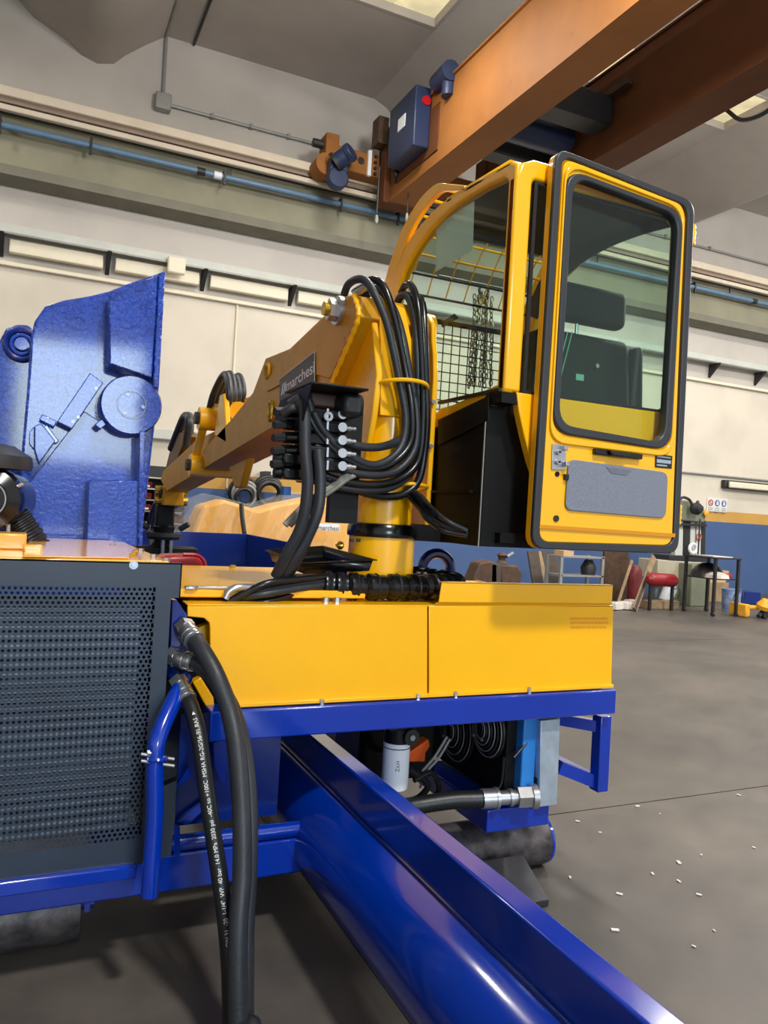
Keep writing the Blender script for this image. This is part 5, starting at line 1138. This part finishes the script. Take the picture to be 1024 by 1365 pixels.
fb.add(vs, [(j*(nx+1)+i, j*(nx+1)+i+1, (j+1)*(nx+1)+i+1, (j+1)*(nx+1)+i) for j in range(ny) for i in range(nx)]+[(i, i+1, o0+i+1, o0+i) for i in range(nx)])
obj('plastic_film', fb, plast, wm, ang=80)
p = YP(435, 701, YWp-.55); q = YP(451, 703, YWp-.55)
stk = obj('sticker', B().prism([YP(x, y, YWp-.5) for x, y in ((418, 697), (453, 699), (453, 708), (418, 706))], (0, .004, 0)), white, wm)
a, b_ = YP(424, 706, YWp-.505), YP(452, 707.5, YWp-.505)
obj('lettering', text_on('marchesi', a, b_-a, (0, 0, 1), .066, (b_-a).length), blackd, stk, smooth=False); obj('logo_mark', B().prism([YP(x, y, YWp-.504) for x, y in ((419, 706), (421, 699), (423.5, 706))], (0, .002, 0)), redm, stk)
obj('strap', B().sweep(crv([YP(322, 672, YWp-.2), YP(323, 690, YWp-.28), YP(326, 712, YWp-.45)]), .035, 8), black, wm)
# hose coils hanging on the blue wall
for k, (x, y, R) in enumerate(((325, 656, .27), (356, 654, .25))):
    c = YP(x, y, 14.5)
    t = thing('hose_coil', ['coil of grey and black hose hanging on the wall, left one', 'coil of black hose hanging on the wall, right one'][k], 'hose coil', tuple(c-Vector((0, 0, R))), 'hose coils on the blue wall')
    for j in range(4 if k == 0 else 3):
        obj('loop', B().torus(c+Vector((random.uniform(-.03, .03), -.05*j, -.03*j)), (0, 1, .1), R-.04*j*(1 if k == 0 else .4), .035 if k == 0 else .06, 32, 8), (greym if j in (1, 2) else black) if k == 0 else black, t)
    obj('hook', B().box((c.x-.06, 14.5, c.z+R-.05), (c.x+.06, 14.849, c.z+R+.12)), iron, t)
# rack of red bins against the wall
rk0, rk1 = YP(192, 640, 13.6), YP(247, 640, 13.6)
rk_ = thing('bin_rack', 'steel rack filled with dark red parts bins behind the boom tip', 'rack', ((rk0.x+rk1.x)/2, 13.8, 0))
X0, X1 = rk0.x-1.2, rk1.x+.02
obj('back_sheet', B().box((X0, 14.3, 0), (X1, 14.33, 2.2)), iron, rk_)
for x in (X0, X0+1.15, X1-.04): obj('upright', B().box((x, 13.6, 0), (x+.04, 13.64, 2.2)), iron, rk_)
for k in range(10):
    z = .25+k*.19; obj('shelf', B().box((X0, 13.6, z), (X1, 14.3, z+.02)), trayw if k > 7 else greym, rk_)
    if k < 9:
        nbx = 7
        for j in range(nbx):
            w_ = (X1-X0)/nbx; zc_ = z+.02
            if random.random() < .12: continue
            bo = obj('bin', B().prism([(X0+j*w_+.02, 13.62, zc_), (X0+j*w_+.02, 13.58, zc_+.10), (X0+j*w_+.02, 14.1, zc_+.14), (X0+j*w_+.02, 14.1, zc_)], (w_-.04, 0, 0)), darkred if random.random() < .8 else bluebox, rk_)
            obj('bin_tag', B().box((X0+j*w_+.06, 13.585, zc_+.02), (X0+(j+1)*w_-.06, 13.6, zc_+.05)), creamf if random.random() < .5 else iron, bo)

# ================================================================== WORKSHOP BACKGROUND (right)
def stand(px, Z=0): return ZP(px[0], px[1], Z)
# steel work table
A_, Bq, Cq = stand((950, 822)), stand((990, 823.5)), stand((908, 815))
tx0, tx1, ty0, ty1 = A_.x, Bq.x, A_.y, Cq.y
ztab = YP(950, 745, ty0).z
wt = thing('work_table', 'dark steel frame work table on castors in the right background', 'table', ((tx0+tx1)/2, (ty0+ty1)/2, 0))
for x in (tx0, tx1):
    for y in (ty0, ty1):
        lg = obj('leg', B().box((x-.025, y-.025, .08), (x+.025, y+.025, ztab)), iron, wt); obj('castor', B().cyl((x-.02, y, .045), (x+.02, y, .045), .044, 14), rubberg, lg)
obj('table_top', B().box((tx0-.04, ty0-.04, ztab), (tx1+.04, ty1+.04, ztab+.03)), iron, wt)
zsh = YP(950, 773, ty0).z
obj('shelf', B().box((tx0, ty0, zsh), (tx1, ty1, zsh+.025)), iron, wt)
p = YP(946, 700, ty1); obj('back_post', B().box((tx0-.02+.3, ty1-.02, ztab), (tx0+.0+.3, ty1, ztab+.75)), iron, wt)
zt3 = ztab+.03
random.seed(21)
def clutter(nm, lab, cat, b_, m, **k): return tag(obj(nm, b_, m, **k), lab, cat)
clutter('paper_stack', 'crumpled pale papers lying on the dark work table', 'paper', B().prism([(tx0+.05, ty0+.1, zt3), (tx1-.1, ty0+.05, zt3), (tx1-.15, ty0+.5, zt3), (tx0+.1, ty0+.6, zt3)], (0, 0, .02)), litter)
clutter('rag_pile', 'dark rags bunched on the table shelf', 'rag', B().lathe(((tx0+.35), ty0+.5, zsh+.025), (0, 0, 1), [(.34, 0), (.30, .1), (.22, .2), (.12, .26), (0, .28)], 9), black)
clutter('towel', 'pale pink folded cloth on the table shelf', 'cloth', B().lathe(((tx0+.25), ty0+.18, zsh+.025), (0, 0, 1), [(.24, 0), (.22, .06), (.12, .11), (0, .12)], 9), litter)
clutter('red_toolbox', 'small bright red tool tray on the right of the table shelf', 'tray', B().box((tx1-.5, ty0+.06, zsh+.026), (tx1-.08, ty0+.4, zsh+.12)), redm, bev=.03)
# bucket under table
def bucket(px, h, r, lab, m, Yv=None, tilt=0):
    c = stand(px); t = thing('bucket', lab, 'bucket', (c.x, c.y, 0)); ax = Vector((math.sin(tilt), 0, math.cos(tilt))); c0 = Vector((c.x, c.y, .002+r*abs(math.sin(tilt))))
    obj('shell', B().lathe(c0, ax, [(r*.9, 0), (r, h*.95), (r*1.05, h*.96), (r*1.05, h), (r*.96, h), (r*.9, h*.2), (0, h*.19)], 24), m, t); 
    obj('bail_handle', B().torus(c0+ax*h*.9+Vector((0, -r*1.02, -.1)), (0, 1, .2), r*.8, .008, 20, 6), iron, t)
    return t
bucket((974, 815), .46, .19, 'tall blue and white paint bucket under the work table', bucketb)
bucket((886, 806), .36, .15, 'white plastic bucket tipped over beside the wooden blocks', bucketw, tilt=.45)
bucket((880, 803), .33, .15, 'small blue bucket standing behind the tipped white one', bucketb)
c = stand((893, 812)); clutter('wood_block', 'pale timber block on the floor below the tipped bucket', 'block', B().box((c.x-.55, c.y, 0), (c.x+.25, c.y+.25, .16)), wood, bev=.01)
c = stand((975, 808)); clutter('cardboard_box', 'open cardboard box behind the paint bucket', 'box', B().prism([(c.x-.3, c.y+.72, .452), (c.x+.6, c.y+.72, .452), (c.x+.7, c.y+.72, .72), (c.x-.2, c.y+.72, .8)], (0, .4, 0)), card)
c = stand((975, 808)); clutter('wooden_crate', 'low wooden crate under the table behind the bucket', 'crate', B().box((c.x-.45, c.y+.7, 0), (c.x+.7, c.y+1.2, .45)), wood, bev=.01)
c = stand((1000, 806)); clutter('blue_crate', 'small dark blue crate right of the table', 'crate', B().box((c.x-.25, c.y, 0.0), (c.x+.35, c.y+.4, .3)), bluen, bev=.02)
# yellow pallet-truck parts at right edge
c = stand((1000, 824)); yp_ = thing('yellow_trolley', 'yellow trolley frame lying on the floor at the right edge', 'trolley', (c.x, c.y, 0))
obj('frame', B().box((c.x-.12, c.y, .02), (c.x, c.y+.4, .26)), yellb, yp_, bev=.02)
obj('beam', B().bar((c.x-.02, c.y+.1, .2), (c.x+.5, c.y+.0, .2), .1, .07), yellb, yp_, bev=.02); obj('head', B().lathe((c.x+.28, c.y-.05, .18), (0, -.3, 1), [(.12, 0), (.14, .08), (.06, .2)], 16), yellb, yp_); obj('drawbar', B().cyl((c.x+.1, c.y-.1, .05), (c.x+.9, c.y+.2, .38), .04, 10), iron, yp_); obj('wheel', B().cyl((c.x+.3, c.y-.12, .08), (c.x+.3, c.y-.02, .08), .08, 18), iron, yp_)
# hydraulic shop press
prY = 12.6
def PP(x, y, Y=prY): return YP(x, y, Y)
pr_ = thing('shop_press', 'grey-green workshop press with arched head behind the cab door edge', 'press', (PP(922, 760).x, prY, 0))
obj('head', B().prism([PP(x, y) for x, y in ((896, 668), (922, 667), (933, 675), (942, 687), (940, 697), (896, 693))], (0, .5, 0)), green, pr_, bev=.03)
for xa, xb, m_ in ((901, 911, trayw), (912, 920, iron), (921, 927, trayw), (929, 935, trayw), (936, 941, iron)):
    obj('column', B().prism([PP(xa, 693, prY+.1), PP(xb, 694, prY+.1), PP(xb-1, 745, prY+.1), PP(xa-1, 745, prY+.1)], (0, .12, 0)), m_, pr_)
obj('press_bed', B().prism([PP(x, y) for x, y in ((893, 740), (945, 742), (944, 749), (892, 747))], (0, .5, 0)), iron, pr_, bev=.01)
obj('cross_beam', B().prism([PP(x, y) for x, y in ((905, 697), (943, 699), (943, 702), (905, 700))], (0, .2, 0)), iron, pr_)
c = PP(924, 731, prY-.02); obj('hand_wheel', B().torus(c, (0, 1, 0), .10, .035, 22, 8), white, pr_)
obj('lower_body', B().prism([PP(x, y) for x, y in ((878, 746), (943, 750), (938, 778), (876, 772))], (0, .6, 0)), cream, pr_, bev=.02)
obj('foot_frame', B().box((PP(890, 760).x, prY, 0), (PP(940, 760).x, prY+.5, YP(900, 775, prY).z)), green, pr_, bev=.02)
obj('motor_bulb', B().lathe(PP(925, 678, prY-.1), (0, -1, 0), [(.12, 0), (.14, .1), (.08, .2), (0, .22)], 16), iron, pr_)
obj('hydraulic_line', B().sweep(crv([PP(905, 668, prY-.05), PP(911, 663, prY-.05), PP(920, 667, prY-.1), PP(925, 678, prY-.15), PP(928, 672, prY-.1), PP(931, 668, prY-.1)]), .03, 8), black, pr_)
c = PP(932, 716, prY+.08); obj('warning_sign', B().torus(c, (0, 1, 0), .07, .014, 20, 6), signr, pr_)
obj('yellow_knob', B().lathe(PP(940, 684, prY-.02), (0, -1, 0), [(.06, 0), (.07, .05), (.0, .08)], 12), yellb, pr_)
# green cabinet under the table
c = stand((945, 812)); clutter('tool_cabinet', 'grey-green steel cabinet under the work table', 'cabinet', B().box((c.x-.1, c.y+.4, 0), (c.x+.45, c.y+.85, .9)), green, bev=.02)
# red compressor tank
c0, c1 = YP(868, 772, 11.6), YP(897, 774, 11.6)
rt2 = thing('compressor_tank', 'dark red horizontal compressor tank left of the press', 'tank', ((c0.x+c1.x)/2, 11.6, 0))
obj('tank', B().sweep([c0-Vector((.1, 0, 0)), c0-Vector((.05, 0, 0)), c0, c1, c1+Vector((.05, 0, 0)), c1+Vector((.1, 0, 0))], [.05, .10, .13, .13, .10, .05], 24), mat('tank_dark_red', (136, 24, 30), .4, var=.15), rt2)
for p in (c0, c1): obj('foot', B().bar((p.x, 11.6, 0), (p.x, 11.6, p.z-.1), .05, .05), iron, rt2)
c0 = YP(846, 780, 12.6); tag(obj('red_cylinder', B().lathe((c0.x, 12.6, 0), (0, 0, 1), [(.13, 0), (.14, .1), (.14, .7), (.08, .8), (0, .82)], 20), darkred), 'dark red upright gas cylinder behind the leaning planks', 'cylinder')
# leaning planks
for k, (a, b_, w_, m_, lab) in enumerate((((846, 815), (872, 742), .12, wood, 'long pale plank leaning against the clutter beside the compressor'), ((850, 816), (874, 745), .07, darkw, 'dark narrow plank leaning just behind the pale plank'), ((830, 812), (850, 748), .05, wood, 'thin timber batten leaning left of the planks'))):
    p = stand(a); q = YP(b_[0], b_[1], p.y+.6); clutter('plank', lab, 'plank', B().bar(p+Vector((0, .08*k, .03)), q+Vector((0, .08*k, 0)), w_, .035, (0, 1, 0)), m_)
c = stand((830, 812)); 
rub = B()
for k in range(14):
    a_ = Vector((c.x+random.uniform(-.45, .55), c.y+random.uniform(-.1, .5), .0)); s_ = random.uniform(.05, .14)
    rub.obox(a_+Vector((0, 0, s_*.6)), Vector((s_, s_*.4, 0)), Vector((-s_*.3, s_*.7, 0)), Vector((0, .1*s_, s_*.5)))
o = tag(obj('rubble_pile', rub, litter, bev=.01), 'pile of pale grey rubble on the floor by the leaning planks', 'rubble'); o['kind'] = 'stuff'
clutter('dark_board', 'tall dark rusty board against the wall behind the planks', 'board', B().prism([YP(x, y, 13.2) for x, y in ((806, 735), (838, 735))]+[Vector((YP(842, 795, 13.2).x, 13.2, 0)), Vector((YP(806, 795, 13.2).x, 13.2, 0))], (0, .05, 0)), rust)
# metal shelf behind the yellow lip
shY = 12.4
sh_ = thing('steel_shelf', 'grey open steel shelf behind the yellow housing', 'shelf', (YP(776, 760, shY).x, shY, 0))
for x in (750, 805):
    p = YP(x, 742, shY)
    for dy in (0, .45): obj('upright', B().box((p.x-.03, shY+dy, 0), (p.x+.03, shY+dy+.05, p.z)), greym, sh_)
pa_, pb_ = YP(750, 742, shY), YP(806, 742, shY)
for y in (742, 767, 790):
    z = YP(775, y, shY).z; obj('shelf_board', B().box((pa_.x, shY, z-.03), (pb_.x, shY+.5, z)), greym, sh_)
obj('stored_part', B().lathe((YP(795, 765, shY).x, shY+.25, YP(775, 767, shY).z), (0, 0, 1), [(.14, 0), (.16, .15), (.08, .3)], 14), iron, sh_); obj('stored_box', B().box((pa_.x+.1, shY+.1, YP(775, 742, shY).z), (pa_.x+.35, shY+.4, YP(775, 742, shY).z+.1)), card, sh_)
for k, (xa, xb, m_, lab) in enumerate(((704, 717, darkw, 'grey-brown sheet leaning on the wall left of the plank'), (718, 722, wood, 'narrow pale timber upright between two grey sheets'), (723, 742, darkw, 'wide grey sheet leaning beside the steel shelf'))):
    clutter('leaning_board', lab, 'board', B().prism([YP(xa, 735, 13.7), YP(xb, 735, 13.7), Vector((YP(xb+3, 780, 13.5).x, 13.2, 0)), Vector((YP(xa, 780, 13.5).x, 13.2, 0))], (0, .05, 0)), m_)
# vice on a stump
vY = 10.5; c = YP(665, 760, vY)
vc = thing('bench_vice', 'rusty iron vice and anvil on a dark stand behind the deck', 'vice', (c.x, vY, 0))
obj('stand', B().box((c.x-.25, vY-.1, 0), (c.x+.25, vY+.3, YP(665, 778, vY).z)), darkw, vc)
obj('anvil_body', B().prism([YP(x, y, vY) for x, y in ((628, 778), (640, 750), (655, 747), (664, 752), (664, 778))], (0, .3, 0)), rust, vc, bev=.03)
obj('jaw', B().prism([YP(x, y, vY) for x, y in ((668, 752), (692, 754), (696, 765), (694, 780), (668, 780))], (0, .3, 0)), rust, vc, bev=.03)
obj('screw_block', B().prism([YP(x, y, vY) for x, y in ((656, 752), (669, 752), (668, 780), (655, 780))], (0, .2, 0)), darkw, vc, bev=.01)
obj('top_handle', B().lathe(YP(669, 750, vY+.1), (0, 0, 1), [(.10, 0), (.06, .05), (.07, .1), (.09, .12), (.05, .16)], 12), rust, vc)
obj('vice_screw', B().cyl(YP(676, 742, vY), YP(684, 737, vY), .03, 10), steel, vc)
# litter flecks on the floor
fx = [(820, 1240), (826, 1192), (932, 1193), (952, 1241), (845, 1330), (700, 1240), (760, 1170), (870, 1165), (905, 1150), (880, 1085), (850, 1075), (905, 1175), (770, 1095), (925, 1262), (985, 1060), (935, 1140), (800, 1110), (1005, 1130)]
lt_ = B()
for x, y in fx:
    p = ZP(x, y, .002); s_ = random.uniform(.005, .016); a_ = random.random()*3
    lt_.obox(p+Vector((0, 0, .002)), Vector((math.cos(a_)*s_, math.sin(a_)*s_, 0)), Vector((-math.sin(a_)*s_*.5, math.cos(a_)*s_*.5, 0)), Vector((0, 0, .002)))
o = tag(obj('floor_litter', lt_, litter), 'tiny white paint flecks and chips scattered on the grey floor', 'litter'); o['kind'] = 'stuff'
